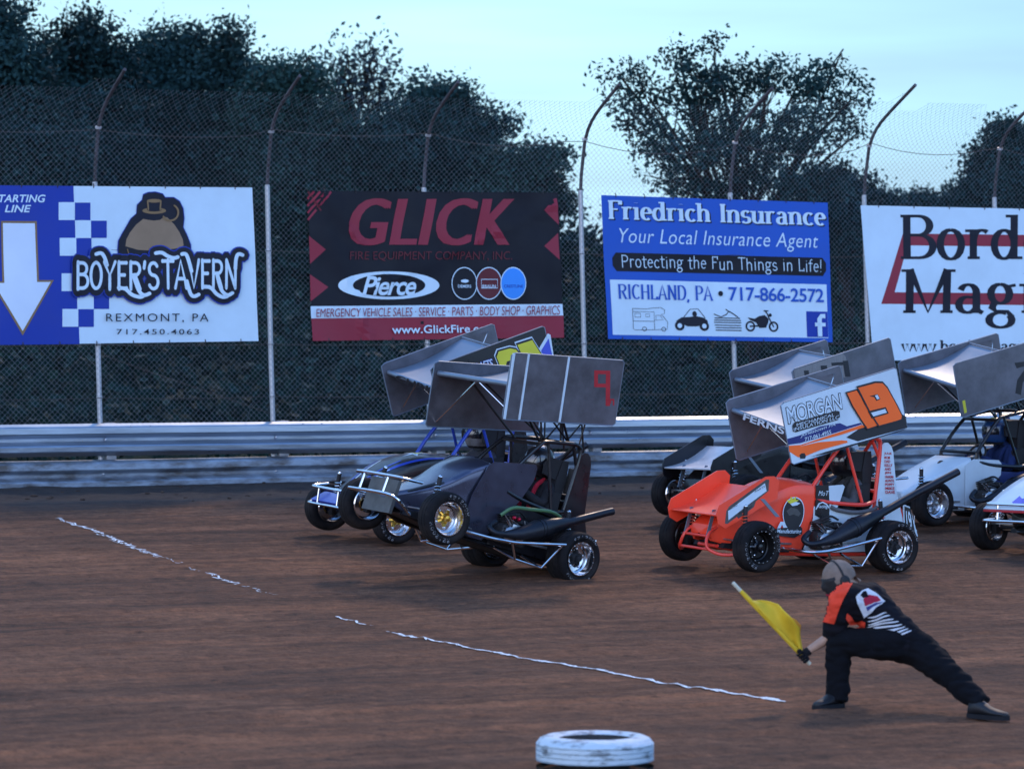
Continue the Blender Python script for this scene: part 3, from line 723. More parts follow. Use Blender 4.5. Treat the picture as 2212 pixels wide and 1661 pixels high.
for cx, m, t in ((1003, BLACKV, 'DEMERS'), (1150, DRED, 'BRAUN'), (1296, SKYV, 'CRESTLINE')):
    a.put(ell2d(cx, 620, 78, 98, 36), WHITE); a.put(ell2d(cx, 620, 73, 92, 36), m)
    a.text(t, (cx - (40 if t != 'CRESTLINE' else 58), 628, cx + (40 if t != 'CRESTLINE' else 58), 646), WHITE if m != SKYV else ROYAL, .01)
a.put(ell2d(1003, 606, 24, 10), WHITE); a.put(ring2d(1150, 621, 1, 1, .5), WHITE); a.put(ribbon2d([(1102, 596), (1198, 596), (1198, 648), (1102, 648)], 4, closed=True), WHITE)
a.text('EMERGENCY VEHICLE SALES \u00b7 SERVICE \u00b7 PARTS \u00b7 BODY SHOP \u00b7 GRAPHICS', None, REDV, .0, .08, .98, quad=[(120, 772), (1582, 752), (1582, 808), (120, 822)])
a.text('www.GlickFire.com', None, WHITE, .014, .0, 1.02, quad=[(566, 872), (1180, 866), (1182, 912), (568, 922)])
finish(a)
# --- 3 insurance
f = pv(3.6867, 1460, 460)
a = banner('banner', 'blue insurance banner with small vehicle pictures on its white panel', [(0, 0), (2000, 0), (2000, 1290), (0, 1290)], [f(25, 62), f(2065, 130), f(2110, 1385), f(88, 1355)], BLUE2, wave(.009, 7, 5, 1.3))
a.put(rect2d(42, 757, 1962, 1252), WHITE); a.put(poly2d([(72, 560), (105, 512), (1930, 512), (1962, 560), (1962, 630), (1930, 680), (105, 680), (72, 632)]), BLACKV)
def slab(text, box, m, tv=.2, th=.075, serif=.15): a.put(lay_glyphs(glyphs2d(text, tv, th, serif), box), m)
slab('Friedrich Insurance', (60, 54, 1985, 222), NAVY, .21, .09, .14); slab('Friedrich Insurance', (50, 44, 1975, 212), WHITE, .19, .08, .13)
a.text('Your Local Insurance Agent', (140, 292, 1895, 464), WHITE, -.004, .24, 1.06)
a.put(lay_glyphs(glyphs2d('Protecting the Fun Things in Life!', .075, .075, None, cap=True, jitter=.05), (140, 532, 1925, 642)), WHITE)
slab('RICHLAND, PA', (100, 795, 935, 928), BLUE2, .17, .06, .1); a.put(ell2d(1005, 862, 21, 24), NAVY)
a.text('717-866-2572', (1075, 797, 1930, 925), BLUE2, .015, 0, .96)
ink = NAVY; L_ = lambda pts, w=7, cl=False: a.put(ribbon2d(pts, w, closed=cl), ink, step=False, lift=4)
L_([(222, 1012), (222, 1195), (240, 1205), (420, 1200), (520, 1195), (528, 1130), (490, 1080), (470, 1062), (500, 1055), (505, 1020), (470, 1000), (400, 1005), (340, 1015), (222, 1012)], 4); L_([(225, 1040), (410, 1040), (410, 1195)], 4); L_([(225, 1125), (410, 1125)], 4); L_([(240, 1055), (290, 1055), (290, 1090), (240, 1090)], 4, True); L_([(335, 1060), (370, 1060), (370, 1085), (335, 1085)], 4, True); L_([(425, 1070), (460, 1070), (490, 1110), (425, 1115)], 4, True)
for cx in (320, 490): a.put(ring2d(cx, 1195, 20, 20, 5), ink, step=False, lift=4)
a.put(poly2d([(600, 1120), (650, 1085), (720, 1080), (780, 1070), (850, 1085), (880, 1110), (880, 1140), (840, 1150), (780, 1165), (700, 1165), (650, 1140)]), ink, step=False, lift=4)
L_([(670, 1085), (730, 1010), (800, 1005), (860, 1085)], 6); a.put(ell2d(768, 1052, 20, 26), ink, step=False, lift=4.2)
for cx in (632, 848): a.put(ell2d(cx, 1160, 42, 44), ink, step=False, lift=4.4); a.put(ell2d(cx, 1160, 20, 22), WHITE, step=False, lift=5)
for y, x0, x1 in ((1085, 945, 1165), (1105, 940, 1172), (1125, 940, 1175), (1150, 945, 1170), (1172, 950, 1175), (1195, 950, 1175)): L_([(x0, y), (x1, y)], 9)
L_([(940, 1050), (1000, 1075), (1050, 1050), (1070, 1020), (1110, 1045), (1150, 1075)], 9); L_([(1045, 1005), (1080, 1030)], 8)
for cx in (1258, 1468): a.put(ring2d(cx, 1155, 44, 48, 16), ink, step=False, lift=4)
a.put(poly2d([(1235, 1075), (1300, 1085), (1340, 1060), (1390, 1050), (1425, 1085), (1420, 1120), (1400, 1165), (1340, 1170), (1310, 1120), (1260, 1100)]), ink, step=False, lift=4)
L_([(1395, 1010), (1415, 1040), (1430, 1080), (1468, 1155)], 11); L_([(1258, 1155), (1340, 1150)], 14); L_([(1385, 1012), (1420, 1012)], 10); a.put(ell2d(1440, 1050, 14, 16), ink, step=False, lift=4)
a.put(poly2d([(1768, 1008), (1960, 1008), (1960, 1245), (1768, 1245)]), ROYAL, lift=3)
a.put([ribbon2d([(1935, 1050), (1900, 1050), (1882, 1075), (1882, 1238)], 40, cap=False), ribbon2d([(1840, 1128), (1935, 1128)], 34, cap=False)], WHITE)
finish(a)
# --- 4 big serif banner
f = pv(4.152, 2080, 480); c = [(85, 90), (2900, 150), (2960, 1715), (215, 1655)]
a = banner('banner', 'white banner with large black serif words over a red slanted frame', c, [f(*q) for q in c], WHITE, wave(.010, 6, 8, 2.2))
a.put(poly2d([(505, 375), (2700, 402), (2700, 520), (600, 496), (548, 496), (418, 970), (2700, 990), (2700, 1108), (288, 1088)]), REDV)
a.put(lay_glyphs(glyphs2d('Border', .155, .062, .13), (470, 185, 2235, 635)), NAVY)
a.put(lay_glyphs(glyphs2d('Magic', .15, .06, .12), (495, 738, 2135, 1180)), NAVY)
a.put(lay_glyphs(glyphs2d('www.bordermagic.com', .17, .07, .11), (495, 1455, 2090, 1570)), NAVY)
finish(a)
# ================================================================== TREES
bark = mat('bark', (.016, .014, .013), .95, col2=(.035, .031, .03), scale=8, stretch=(1, 1, .3), bump=.6, bscale=16)
def leafmat(name, c): 
    m = mat(name, c, .75, var=.6, scale=.9); m.node_tree.nodes['Principled BSDF'].inputs['Specular IOR Level'].default_value = .08; return m
LEAVES = [leafmat('leaf_dark', (.016, .043, .046)), leafmat('leaf_mid', (.020, .052, .050)), leafmat('leaf_pale', (.030, .060, .062)), leafmat('leaf_grey', (.032, .054, .066))]
def leaf_cloud(centers, per, spread, size, r_, squash=.75):
    k = len(centers) * per; c = np.repeat(centers, per, 0) + r_.normal(0, 1, (k, 3)) * np.array([spread, spread, spread * squash])
    a = r_.normal(0, 1, (k, 3)); a /= np.linalg.norm(a, axis=1, keepdims=True)
    b = np.cross(a, r_.normal(0, 1, (k, 3))); b /= np.linalg.norm(b, axis=1, keepdims=True) + 1e-9
    s_ = size * r_.uniform(.6, 1.35, (k, 1)); a = a * s_; b = b * s_ * .62
    v = np.stack([c - a, c + b * .9 - a * .1, c + a, c - b * .9 - a * .1], 1).reshape(-1, 3)
    return v, np.arange(k * 4).reshape(k, 4)
def tree(label, root_px, Y, blobs, n, per, spread, size, lm, bare=.0, seed=0, limb=1.0, trunkr=.09):
    """blobs: crown masses (photo x, y, rx, ry, share); the crown has as much depth as width"""
    r_ = np.random.default_rng(seed); s_ = FPX / Y
    base = at_depth(root_px, 700, Y); lw = base.dot(U), base.dot(N); base.z = float(bank_h(*lw)) - .05
    root = empty('tree', Matrix.Translation(base)); tag(root, label, 'tree', 'trees beyond the fence')
    cents = []; tot = sum(b[2] * b[3] * (b[4] if len(b) > 4 else 1) for b in blobs)
    mains = []
    for b in blobs:
        cx, cy, rx, ry = b[:4]; k = max(4, int(n * rx * ry * (b[4] if len(b) > 4 else 1) / tot)); rd = min(rx, 1.3 * ry) / s_
        c = at_depth(cx, cy, Y + r_.uniform(-.4, .4)); mains.append((c, k, rx / s_, rd, ry / s_))
        d = r_.normal(0, 1, (k, 3)); d /= np.linalg.norm(d, axis=1, keepdims=True); rr = r_.uniform(.15, 1.08, (k, 1)) ** .5
        # uneven outline: lobes
        lob = 1 + .16 * np.sin(d[:, :1] * 5 + cx) * np.cos(d[:, 2:] * 6 + cy)
        cents.append(np.array(c) + d * rr * lob * np.array([rx / s_, rd, ry / s_]))
    allc = np.concatenate(cents)
    # trunk, limbs and twigs
    tb = MB(); top = max((m[0] for m in mains), key=lambda q: q.z); cz = np.mean([m[0].z for m in mains])
    fork = Vector((base.x + (np.mean([m[0].x for m in mains]) - base.x) * .5, base.y, base.z + (cz - base.z) * .5))
    tr = trunkr
    tb.tube(catmull([base, base + (fork - base) * .5 + Vector((.08, 0, 0)), fork], 4), [tr * (1.25 - .5 * i / 8) for i in range(9)], bark, 8)
    for (c, k, rx, ry, rz) in mains:
        mid = fork.lerp(c, .55) + Vector((r_.uniform(-.15, .15), 0, r_.uniform(-.05, .25)))
        pts = catmull([fork, mid, c], 5); q = len(pts)
        tb.tube(pts, [tr * .62 * limb * (1 - .85 * i / q) + .006 for i in range(q)], bark, 6)
    for i in range(0, len(allc), 2):
        e = Vector(allc[i]); c = min((m[0] for m in mains), key=lambda q: (q - e).length)
        st = fork.lerp(c, r_.uniform(.55, 1.15)); md = st.lerp(e, .5) + Vector((r_.uniform(-.1, .1), 0, r_.uniform(-.12, .06)))
        tb.tube([st, md, e], [.016 * limb, .010 * limb, .004], bark, 4, caps=False)
    o = tb.build('trunk', ang=60); o.parent = root; o.matrix_parent_inverse = root.matrix_world.inverted()
    v, f_ = leaf_cloud(allc, per, spread, size, r_)
    if bare > 0: keep = r_.random(len(f_)) > bare; v = v.reshape(-1, 4, 3)[keep].reshape(-1, 3); f_ = np.arange(len(v)).reshape(-1, 4)
    o = np_obj('crown', v, f_, LEAVES[lm]); o.parent = root; o.matrix_parent_inverse = root.matrix_world.inverted()
    return root
D_ = .10
tree('dense dark tree with a loose sprig on top behind the starting line banner', 20, 50, [(10, 135, 95, 85), (-30, 60, 70, 70), (-60, 280, 170, 170, .8), (70, 330, 120, 150, .8), (22, 18, 40, 22, .35)], 420, 98, .18, .038, 0, seed=1)
tree('round topped tree with sky holes between the dense and the two tipped tree', 190, 52, [(185, 95, 66, 58), (250, 150, 40, 45), (150, 150, 55, 50), (110, 130, 25, 30, .5), (190, 250, 110, 85), (220, 380, 130, 110)], 380, 92, .17, .038, 0, seed=2)
tree('tall tree with two upright leafy tips beside the round topped tree', 345, 54, [(310, 160, 55, 75), (370, 140, 60, 70), (425, 85, 16, 32, .5), (342, 90, 20, 30, .4), (410, 150, 50, 60), (350, 270, 110, 100), (380, 400, 130, 110)], 400, 92, .16, .038, 0, seed=3)
tree('narrow tree with thin leafy spires above the second fence post', 500, 53, [(492, 110, 34, 45, .6), (500, 80, 12, 28, .4), (470, 170, 60, 60), (550, 190, 60, 50), (520, 280, 100, 90), (500, 400, 130, 110)], 360, 92, .16, .038, 0, seed=4)
tree('broad low crowned tree behind the second fence post', 630, 52, [(620, 185, 70, 48), (665, 165, 35, 34), (590, 250, 90, 70), (680, 280, 80, 80), (640, 390, 130, 110), (630, 500, 120, 60, .8)], 340, 92, .17, .038, 1, seed=5)
tree('sparse thin leaved tree with bare twigs against the sky', 775, 56, [(735, 150, 70, 58, .7), (800, 135, 62, 56, .7), (760, 210, 95, 60, .8), (820, 200, 50, 50, .6), (690, 190, 50, 50, .6)], 260, 9, .20, .045, 3, bare=.35, seed=6, limb=.9)
tree('dense round tree behind the black and red banner', 930, 52, [(925, 215, 68, 44), (985, 225, 50, 50), (960, 290, 95, 60), (1020, 300, 60, 45), (1070, 268, 28, 26), (880, 320, 110, 80), (800, 350, 110, 90), (1000, 390, 120, 80)], 430, 92, .16, .038, 0, seed=7)
tree('small bushy tree sloping down to the gap of open sky', 1130, 51, [(1110, 355, 55, 36), (1180, 350, 36, 30), (1140, 400, 70, 50), (1200, 436, 40, 26), (1090, 430, 90, 60)], 240, 74, .13, .037, 1, seed=8)
tree('large open maple with airy branches rising behind the blue insurance banner', 1620, 48, [(1335, 160, 40, 34, .8), (1400, 210, 75, 60, .75), (1345, 260, 55, 45, .5), (1470, 130, 34, 44, .8), (1500, 190, 75, 55), (1540, 120, 24, 34, .7), (1590, 190, 70, 60), (1660, 170, 50, 48), (1720, 190, 60, 50), (1795, 165, 50, 44, .9), (1840, 215, 50, 45, .8), (1620, 280, 130, 65), (1480, 300, 110, 60, .9), (1415, 325, 55, 40, .5), (1760, 280, 90, 55, .9), (1850, 290, 40, 35, .5), (1560, 370, 120, 50, .8), (1460, 385, 70, 36, .6), (1700, 370, 100, 50, .7), (1800, 390, 60, 40, .9), (1650, 420, 160, 40, .7), (1490, 405, 80, 30, .7), (1750, 405, 70, 36, .8), (1600, 325, 150, 50, .7)], 520, 32, .10, .035, 0, seed=9, limb=.7, trunkr=.07)
tree('low dense tree in the gap between the insurance and the serif banner', 1830, 50, [(1800, 415, 70, 40), (1850, 440, 50, 50), (1790, 470, 80, 50), (1840, 520, 50, 60)], 220, 70, .14, .037, 0, seed=10)
tree('low row of leafy tips above the white serif banner', 1990, 56, [(1915, 438, 34, 18), (1960, 440, 30, 14), (1995, 430, 16, 24, .8), (2060, 432, 34, 24), (2020, 460, 110, 26), (1930, 470, 60, 30)], 220, 54, .10, .036, 0, seed=11)
tree('dark narrow topped tree above the end of the white serif banner', 2165, 52, [(2165, 300, 30, 34), (2200, 330, 50, 50), (2120, 360, 36, 34, .5), (2170, 390, 70, 50), (2110, 420, 50, 34, .8), (2230, 410, 70, 60)], 330, 74, .13, .037, 0, seed=12)
# the tangle of brush that covers the bank behind the wire
r_ = np.random.default_rng(31)
k = 8200; l = r_.uniform(-8, 46, k); w = 38.5 + 11 * r_.random(k) ** .9; z = bank_h(l, w) + np.abs(r_.normal(0, .38, k)) + .1
P_ = l[:, None] * np.array(U)[None] + w[:, None] * np.array(N)[None]; P_[:, 2] = z
v, f_ = leaf_cloud(P_, 15, .2, .075, r_)
brush = np_obj('undergrowth', v, f_, leafmat('leaf_brush', (.011, .030, .026))); tag(brush, 'dark tangle of brush covering the bank behind the wire fence', 'undergrowth', kind='stuff')
k = 4200; l = r_.uniform(-8, 62, k); w = 50 + 5 * r_.random(k); z = bank_h(l, w) + r_.random(k) * np.where(l < 16.5, 1.5, .6)
P_ = l[:, None] * np.array(U)[None] + w[:, None] * np.array(N)[None]; P_[:, 2] = z
v, f_ = leaf_cloud(P_, 15, .22, .085, r_)
b2 = np_obj('undergrowth', v, f_, LEAVES[0]); tag(b2, 'dark hedge line of shrubs along the top of the bank', 'undergrowth', kind='stuff')
# ================================================================== RACE CARS (600 cc winged micro sprints), local axes: x forward, y left (the near side), z up, origin on the ground under the rear axle
WB, TF, TR_, RF, RRW = 1.315, .50, .53, .200, .205
rubber = mat('tyre_rubber', (.007, .007, .009), .82, col2=(.026, .021, .02), scale=7, bump=.25, bscale=60, sharp=(.42, .75))
chrome = mat('chrome', (.72, .73, .76), .14, 1.0, rvar=.06, scale=9)
steel = mat('brushed_metal', (.42, .43, .45), .35, .9, var=.2, scale=20)
alum = mat('aluminium_sheet', (.135, .134, .155), .48, .55, var=.32, scale=5.0, detail=9, rvar=.1, bump=.06, bscale=7)
alum_b = mat('bright_aluminium', (.20, .25, .32), .42, .65, var=.1, scale=3.0, rvar=.1, bump=.05, bscale=7)
blackp = mat('black_paint', (.006, .006, .009), .35, 0, rvar=.12, scale=8, coat=.3)
blackm = mat('matt_black', (.007, .007, .010), .7, 0, var=.3, scale=10)
pipem = mat('exhaust_black', (.018, .020, .028), .42, .5, var=.35, scale=7, rvar=.12)
grime = mat('engine_dark', (.035, .035, .037), .55, .5, var=.5, scale=22, bump=.4, bscale=50)
tyrelet = mat('tyre_lettering', (.19, .19, .20), .8, var=.3, scale=40)
gold = mat('gold_hub', (.62, .36, .06), .3, .9, var=.2, scale=30)
ORANGE = mat('fluorescent_orange', (.98, .070, .028), .42, 0, var=.06, scale=4, rvar=.12, coat=.25)
ORANGE2 = mat('orange_decal', (.98, .135, .010), .5, 0, var=.05, scale=4)
WHITEP = mat('white_panel', (.52, .64, .74), .4, 0, var=.08, scale=4, rvar=.1, coat=.2)
GREYM = mat('grey_metallic', (.075, .08, .125), .32, .75, var=.12, scale=5, rvar=.08, coat=.5)
BLUEP = mat('blue_paint', (.012, .045, .36), .35, .1, coat=.3, rvar=.1, scale=8)
YEL = mat('yellow_decal', (.62, .60, .04), .5, var=.06, scale=6); LBLUE = mat('blue_decal', (.06, .09, .55), .5, var=.06, scale=6); WHT = mat('white_decal', (.55, .68, .79), .5, var=.05, scale=6)
BLK = mat('black_decal', (.012, .012, .016), .5, var=.2, scale=6); RED = mat('red_decal', (.42, .02, .03), .5, var=.15, scale=6); DBLUE = mat('navy_decal', (.014, .022, .16), .5, var=.1, scale=6)
GREYV = mat('grey_panel', (.085, .085, .085), .55, .3, var=.3, scale=9)

def tyre_prof(rad, w, rim):
    h = w / 2
    return [(rim, -h * .80), (rim + .012, -h * .92), (rim + (rad - rim) * .45, -h * 1.04), (rad - .018, -h * .97), (rad - .004, -h * .80), (rad, -h * .55), (rad - .0035, -h * .5), (rad - .0035, -h * .46), (rad + .001, -h * .42), (rad + .002, -h * .05), (rad - .002, -h * .03), (rad - .002, h * .03), (rad + .002, h * .05), (rad + .001, h * .42), (rad - .0035, h * .46), (rad - .0035, h * .5), (rad, h * .55), (rad - .004, h * .80), (rad - .018, h * .97), (rad - (rad - rim) * .55, h * 1.04), (rim + .012, h * .92), (rim, h * .80)]
def wheel(parent, loc, rad, w, side, rimm, hubm, steer=0.0, spin=0.0, letters=True, spokes=5):
    M_ = Matrix.Translation(loc) @ Matrix.Rotation(steer, 4, 'Z') @ (Matrix.Identity(4) if side > 0 else Matrix.Rotation(math.pi, 4, 'Z')) @ Matrix.Rotation(spin, 4, 'Y')
    e = empty('wheel', M_, parent); rim = rad * .645
    MB().lathe(tyre_prof(rad, w, rim), rubber, None, 44, closed=True).build('tyre', e, 50)
    h = w / 2; mb = MB(); o_ = h * .86
    mb.lathe([(rim * 1.01, o_ - .002), (rim * 1.0, o_ + .008), (rim * .955, o_ + .008), (rim * .93, o_ - .004), (rim * .91, o_ - .03), (rim * .86, o_ - .055), (rim * .80, o_ - .06), (rim * .78, o_ - .085), (rim * .45, o_ - .09), (rim * .42, o_ - .07), (0.001, o_ - .07)], rimm, None, 36)
    mb.lathe([(rim * 1.0, -o_), (rim * .95, -o_ - .006), (rim * .90, -o_ + .03), (rim * .72, -o_ + .06), (rim * .70, 0), (.001, .0)], rimm, None, 32)
    for i in range(18):
        a = 2 * math.pi * i / 18; mb.ball((rim * .955 * math.cos(a), o_ + .008, rim * .955 * math.sin(a)), .0045, steel, 6)
    mb.build('rim', e, 30)
    hb = MB()
    hb.lathe([(rim * .34, o_ - .088), (rim * .30, o_ - .05), (rim * .2, o_ - .04), (rim * .17, o_ - .01), (.001, o_ - .006)], hubm, None, 20)
    for i in range(spokes):
        a = 2 * math.pi * i / spokes + .3; c, s_ = math.cos(a), math.sin(a)
        hb.tube([(rim * .25 * c, o_ - .05, rim * .25 * s_), (rim * .62 * c, o_ - .075, rim * .62 * s_)], [.016, .012], hubm, 8)
        hb.ball((rim * .55 * c, o_ - .06, rim * .55 * s_), .011, chrome, 8)
    hb.build('hub', e)
    if letters:
        r0, hh = rim + (rad - rim) * .30, (rad - rim) * .42; mb = MB(); yv = h * 1.045 + .0015
        def yat(r): return h * (.92 + .125 * min(1, max(0, (r - rim - .012) / ((rad - rim) * .40)))) + .0016 if r < rim + (rad - rim) * .5 else h * (1.045 - .06 * max(0, (r - rim - (rad - rim) * .5) / ((rad - rim) * .42))) + .0016
        for st in (205, 25):
            for i, ch in enumerate('HOOSIER'):
                vs_, fs = fit_box(txt2d(ch, .015), (-.5, 1, .5, 0)) if ch != 'I' else fit_box(txt2d(ch, .015), (-.12, 1, .12, 0))
                a0 = R(st - i * 13)
                pts = []
                for x, y in vs_:
                    r = r0 + (1 - y) * 0 + y * 0 + (y) * hh; a = a0 - x * .15; pts.append((r * math.cos(a), yat(r), r * math.sin(a)))
                mb.add(pts, fs, tyrelet)
        mb.build('tyre_lettering', e, ang=0)
    return e

def plate(mb, poly, y, t, m, sgn=1):
    """thin upright sheet of (x,z) outline at y, thickness t"""
    return mb.slab(poly, y - t / 2, y + t / 2, m)
def hood_surf(st):
    """st: list of (x_top, x_bot, half width, z_top, z_bot, crown)"""
    def at(s):
        s = max(0, min(1, s)) * (len(st) - 1); i = min(int(s), len(st) - 2); t = s - i
        p = [st[max(0, i - 1)], st[i], st[i + 1], st[min(len(st) - 1, i + 2)]]
        return [.5 * (2 * b + (c - a) * t + (2 * a - 5 * b + 4 * c - d) * t * t + (3 * b - a - 3 * c + d) * t ** 3) for a, b, c, d in zip(*p)]
    def f(s, t, lift=0.0):
        xt, xb, hw, zt, zb, cr_ = at(s)
        a = t * 2 - 1; sg = 1 if a >= 0 else -1; a = abs(a)          # t: 0 right bottom .. .5 top middle .. 1 left bottom
        if a < .5: u = a / .5; y = hw * (.86 * u); z = zt + cr_ * (1 - u * u); x = xt
        elif a < .6: u = (a - .5) / .1; y = hw * (.86 + .14 * math.sin(u * math.pi / 2)); z = zt - .035 * (1 - math.cos(u * math.pi / 2)); x = xt
        else: u = (a - .6) / .4; y = hw * (1 - .06 * u); z = (zt - .035) * (1 - u) + zb * u; x = xt + (xb - xt) * max(0, (u - .35) / .65)
        n = Vector((0, sg * min(1, a / .55) ** 3, max(.0, 1 - (a / .55) ** 3))); n.normalize()
        return Vector((x, sg * y, z)) + n * lift
    return f
SURF = {}
def pose_matrix(X, Y, dz, yaw, pitch, roll):
    Rm = (Matrix.Rotation(yaw, 4, 'Z') @ Matrix.Rotation(pitch, 4, 'Y') @ Matrix.Rotation(roll, 4, 'X'))
    o = Vector((X, Y, gz(X, Y) + RRW + dz)); return Matrix.Translation(o) @ Rm @ Matrix.Translation((0, 0, -RRW))
STD_HOOD = [(1.50, 1.48, .125, .33, .21, .0), (1.30, 1.30, .20, .455, .17, .01), (1.05, 1.06, .245, .575, .14, .02), (.80, .86, .268, .67, .125, .035), (.585, .70, .275, .672, .125, .02)]
def make_car(label, pose, body, cage, wingm, hood=STD_HOOD, wing=None, rimm=chrome, hubm=steel, tailm=None, sidem=None, nose_wing=None, steer=0.0, exhaust=1.0, ztop=1.0, band=None, front='bumper', fbm=chrome, shockm=chrome, spin=.3, letters=True, upper_rail=True):
    M_ = pose_matrix(*pose); car = empty('race_car', M_)
    tag(car, label, 'race car', 'winged sprint cars racing along the track'); tailm = tailm or body; sidem = sidem or body
    C = dict(root=car, M=M_)
    # --- hood
    sf = hood_surf(hood); C['hood'] = sf; mb = MB(); mb.grid(lambda u, v: sf(u, v), 24, 40, body)
    o = mb.build('hood', car, 40); md = o.modifiers.new('thick', 'SOLIDIFY'); md.thickness = .006; md.offset = -1; C['hood_obj'] = o
    nb = MB(); x0 = hood[0]; nb.grid(lambda u, v: sf(0, v) * (1 - u) + Vector((x0[0] + .015, 0, (x0[3] + x0[4]) / 2)) * u, 2, 40, body); nb.build('nose_cap', car, 30)
    # --- roll cage
    g = MB(); r = .0165; k = ztop
    for sy in (1, -1):
        g.tube(catmull([(.60, .25 * sy, .66 * k), (.47, .245 * sy, .83 * k), (.345, .235 * sy, .965 * k), (.27, .23 * sy, 1.0 * k), (.0, .22 * sy, 1.05 * k)], 4), r, cage, 8)
        g.tube(catmull([(.0, .22 * sy, 1.05 * k), (-.05, .22 * sy, 1.04 * k), (-.08, .22 * sy, .98 * k), (-.05, .225 * sy, .60), (.0, .23 * sy, .16)], 4), r, cage, 8)
        g.tube([(.0, .22 * sy, 1.02 * k), (-.36, .2 * sy, .42), (-.30, .2 * sy, .18)], r * .85, cage, 8)
        g.tube(catmull([(.59, .265 * sy, .56), (.42, .275 * sy, .53), (.12, .28 * sy, .515), (-.02, .26 * sy, .545)], 4), r, cage, 8)
        g.tube([(1.42, .12 * sy, .17), (1.2, .19 * sy, .13), (.6, .24 * sy, .115), (0, .24 * sy, .115), (-.3, .2 * sy, .17)], r, cage, 8)
        g.tube([(.60, .25 * sy, .66 * k), (.62, .25 * sy, .13)], r, cage, 8)
        if upper_rail: g.tube([(1.42, .12 * sy, .34), (1.2, .17 * sy, .46), (.62, .24 * sy, .62)], r * .8, cage, 8)
        g.tube([(.27, .228 * sy, .99 * k), (.10, .25 * sy, .53)], r * .8, cage, 8)
    for a, b in (((.345, .235, .965 * k), (.345, -.235, .965 * k)), ((0, .22, 1.05 * k), (0, -.22, 1.05 * k)), ((.6, .25, .66 * k), (.6, -.25, .66 * k)), ((-.05, .22, .62), (-.05, -.22, .62)), ((-.3, .2, .18), (-.3, -.2, .18)), ((1.42, .12, .17), (1.42, -.12, .17)), ((.0, .22, 1.04 * k), (-.05, -.22, .62)), ((-.2, .21, .7), (-.2, -.21, .7))):
        g.tube([a, b], r * .9, cage, 8)
    g.build('roll_cage', car)
    # --- floor and belly
    b = MB(); b.slab([(-.3, .13), (-.28, .16), (1.4, .20), (1.42, .16), (.6, .105), (0, .105)], -.2, .2, blackm); b.build('belly_pan', car)
    # --- tail: two upright side sheets, tank between
    for sy in (1, -1):
        t = MB(); top = 1.0 * k
        plate(t, [(-.055, .55), (-.075, .86 * k), (-.09, .985 * k), (-.115, 1.012 * k), (-.15, 1.015 * k), (-.185, .99 * k), (-.21, .94 * k), (-.27, .60), (-.34, .40), (-.36, .28), (-.18, .26), (.05, .23), (.06, .42)], .225 * sy, .007, tailm); t.build('tail_panel', car)
    t = MB(); t.box((-.22, 0, .40), (.22, .36, .30), blackm, bev=.04); t.box((-.18, 0, .62), (.12, .30, .16), blackm, bev=.03); t.build('fuel_tank', car)
    # --- cockpit side sheets
    for sy in (1, -1):
        t = MB(); y = .272 * sy
        plate(t, [(.60, .50), (.40, .475), (.12, .465), (-.04, .49), (-.05, .30), (.02, .14), (.62, .13), (.68, .16), (.60, .40)], y, .006, sidem); t.build('side_panel', car)
    if band:
        for sy in (1, -1):
            t = MB(); plate(t, [(.592, .668), (.47, .668), (.455, .55), (.445, .40), (.50, .39), (.588, .43)], .279 * sy, .006, band); t.build('side_panel', car)
            t = MB(); plate(t, [(.47, .664), (.325, .675), (.305, .66), (.35, .53), (.38, .475), (.452, .475)], .276 * sy, .006, sidem); t.build('side_panel', car)
    # --- seat
    s = MB(); s.slab([(-.02, .30), (.02, .30), (.05, .78), (.03, .93), (-.03, .94), (-.05, .80)], -.17, .17, blackm); s.box((.14, 0, .27), (.34, .32, .07), blackm, bev=.03)
    for sy in (1, -1):
        s.slab([(-.03, .76), (.18, .79), (.19, .87), (.15, .93), (-.03, .94)], sy * .135, sy * .16, blackm); s.slab([(-.02, .48), (.13, .49), (.12, .66), (-.01, .68)], sy * .17, sy * .20, blackm)
    s.build('seat', car)
    # --- steering wheel
    s = MB(); ctr = Vector((.40, 0, .60)); ax = Matrix.Rotation(R(-30), 3, 'Y')
    s.tube([ctr + ax @ Vector((0, .12 * math.cos(a), .12 * math.sin(a))) for a in [2 * math.pi * i / 20 for i in range(20)]], .011, blackm, 6, closed=True)
    for a in (R(90), R(210), R(330)): s.tube([ctr, ctr + ax @ Vector((0, .115 * math.cos(a), .115 * math.sin(a)))], .009, steel, 6)
    s.tube([ctr, ctr + Vector((.22, 0, -.04))], .012, steel, 6); s.build('steering_wheel', car)
    # --- engine on the left of the driver
    e = MB(); e.box((.52, .345, .235), (.27, .13, .15), grime, bev=.03); e.box((.55, .335, .335), (.11, .11, .11), grime, Matrix.Rotation(R(18), 3, 'Y'), .02)
    for i in range(6): e.box((.548 + i * .005, .335, .312 + i * .016), (.125, .122, .005), grime, Matrix.Rotation(R(18), 3, 'Y'))
    e.box((.45, .33, .22), (.12, .13, .12), grime, bev=.03); e.tube(catmull([(.60, .37, .40), (.52, .39, .43), (.42, .36, .40)], 4), .010, blackm, 6); e.tube(catmull([(.56, .40, .36), (.40, .38, .34), (.3, .33, .38)], 4), .008, blackm, 6); e.box((.42, .33, .33), (.10, .09, .10), blackm, bev=.02)
    for q in range(14): rq = random.Random(q); e.tube([(.40 + .28 * rq.random(), .41, .18 + .2 * rq.random()), (.40 + .28 * rq.random(), .415, .18 + .2 * rq.random())], .004, rq.choice([steel, blackm, chrome]), 5)
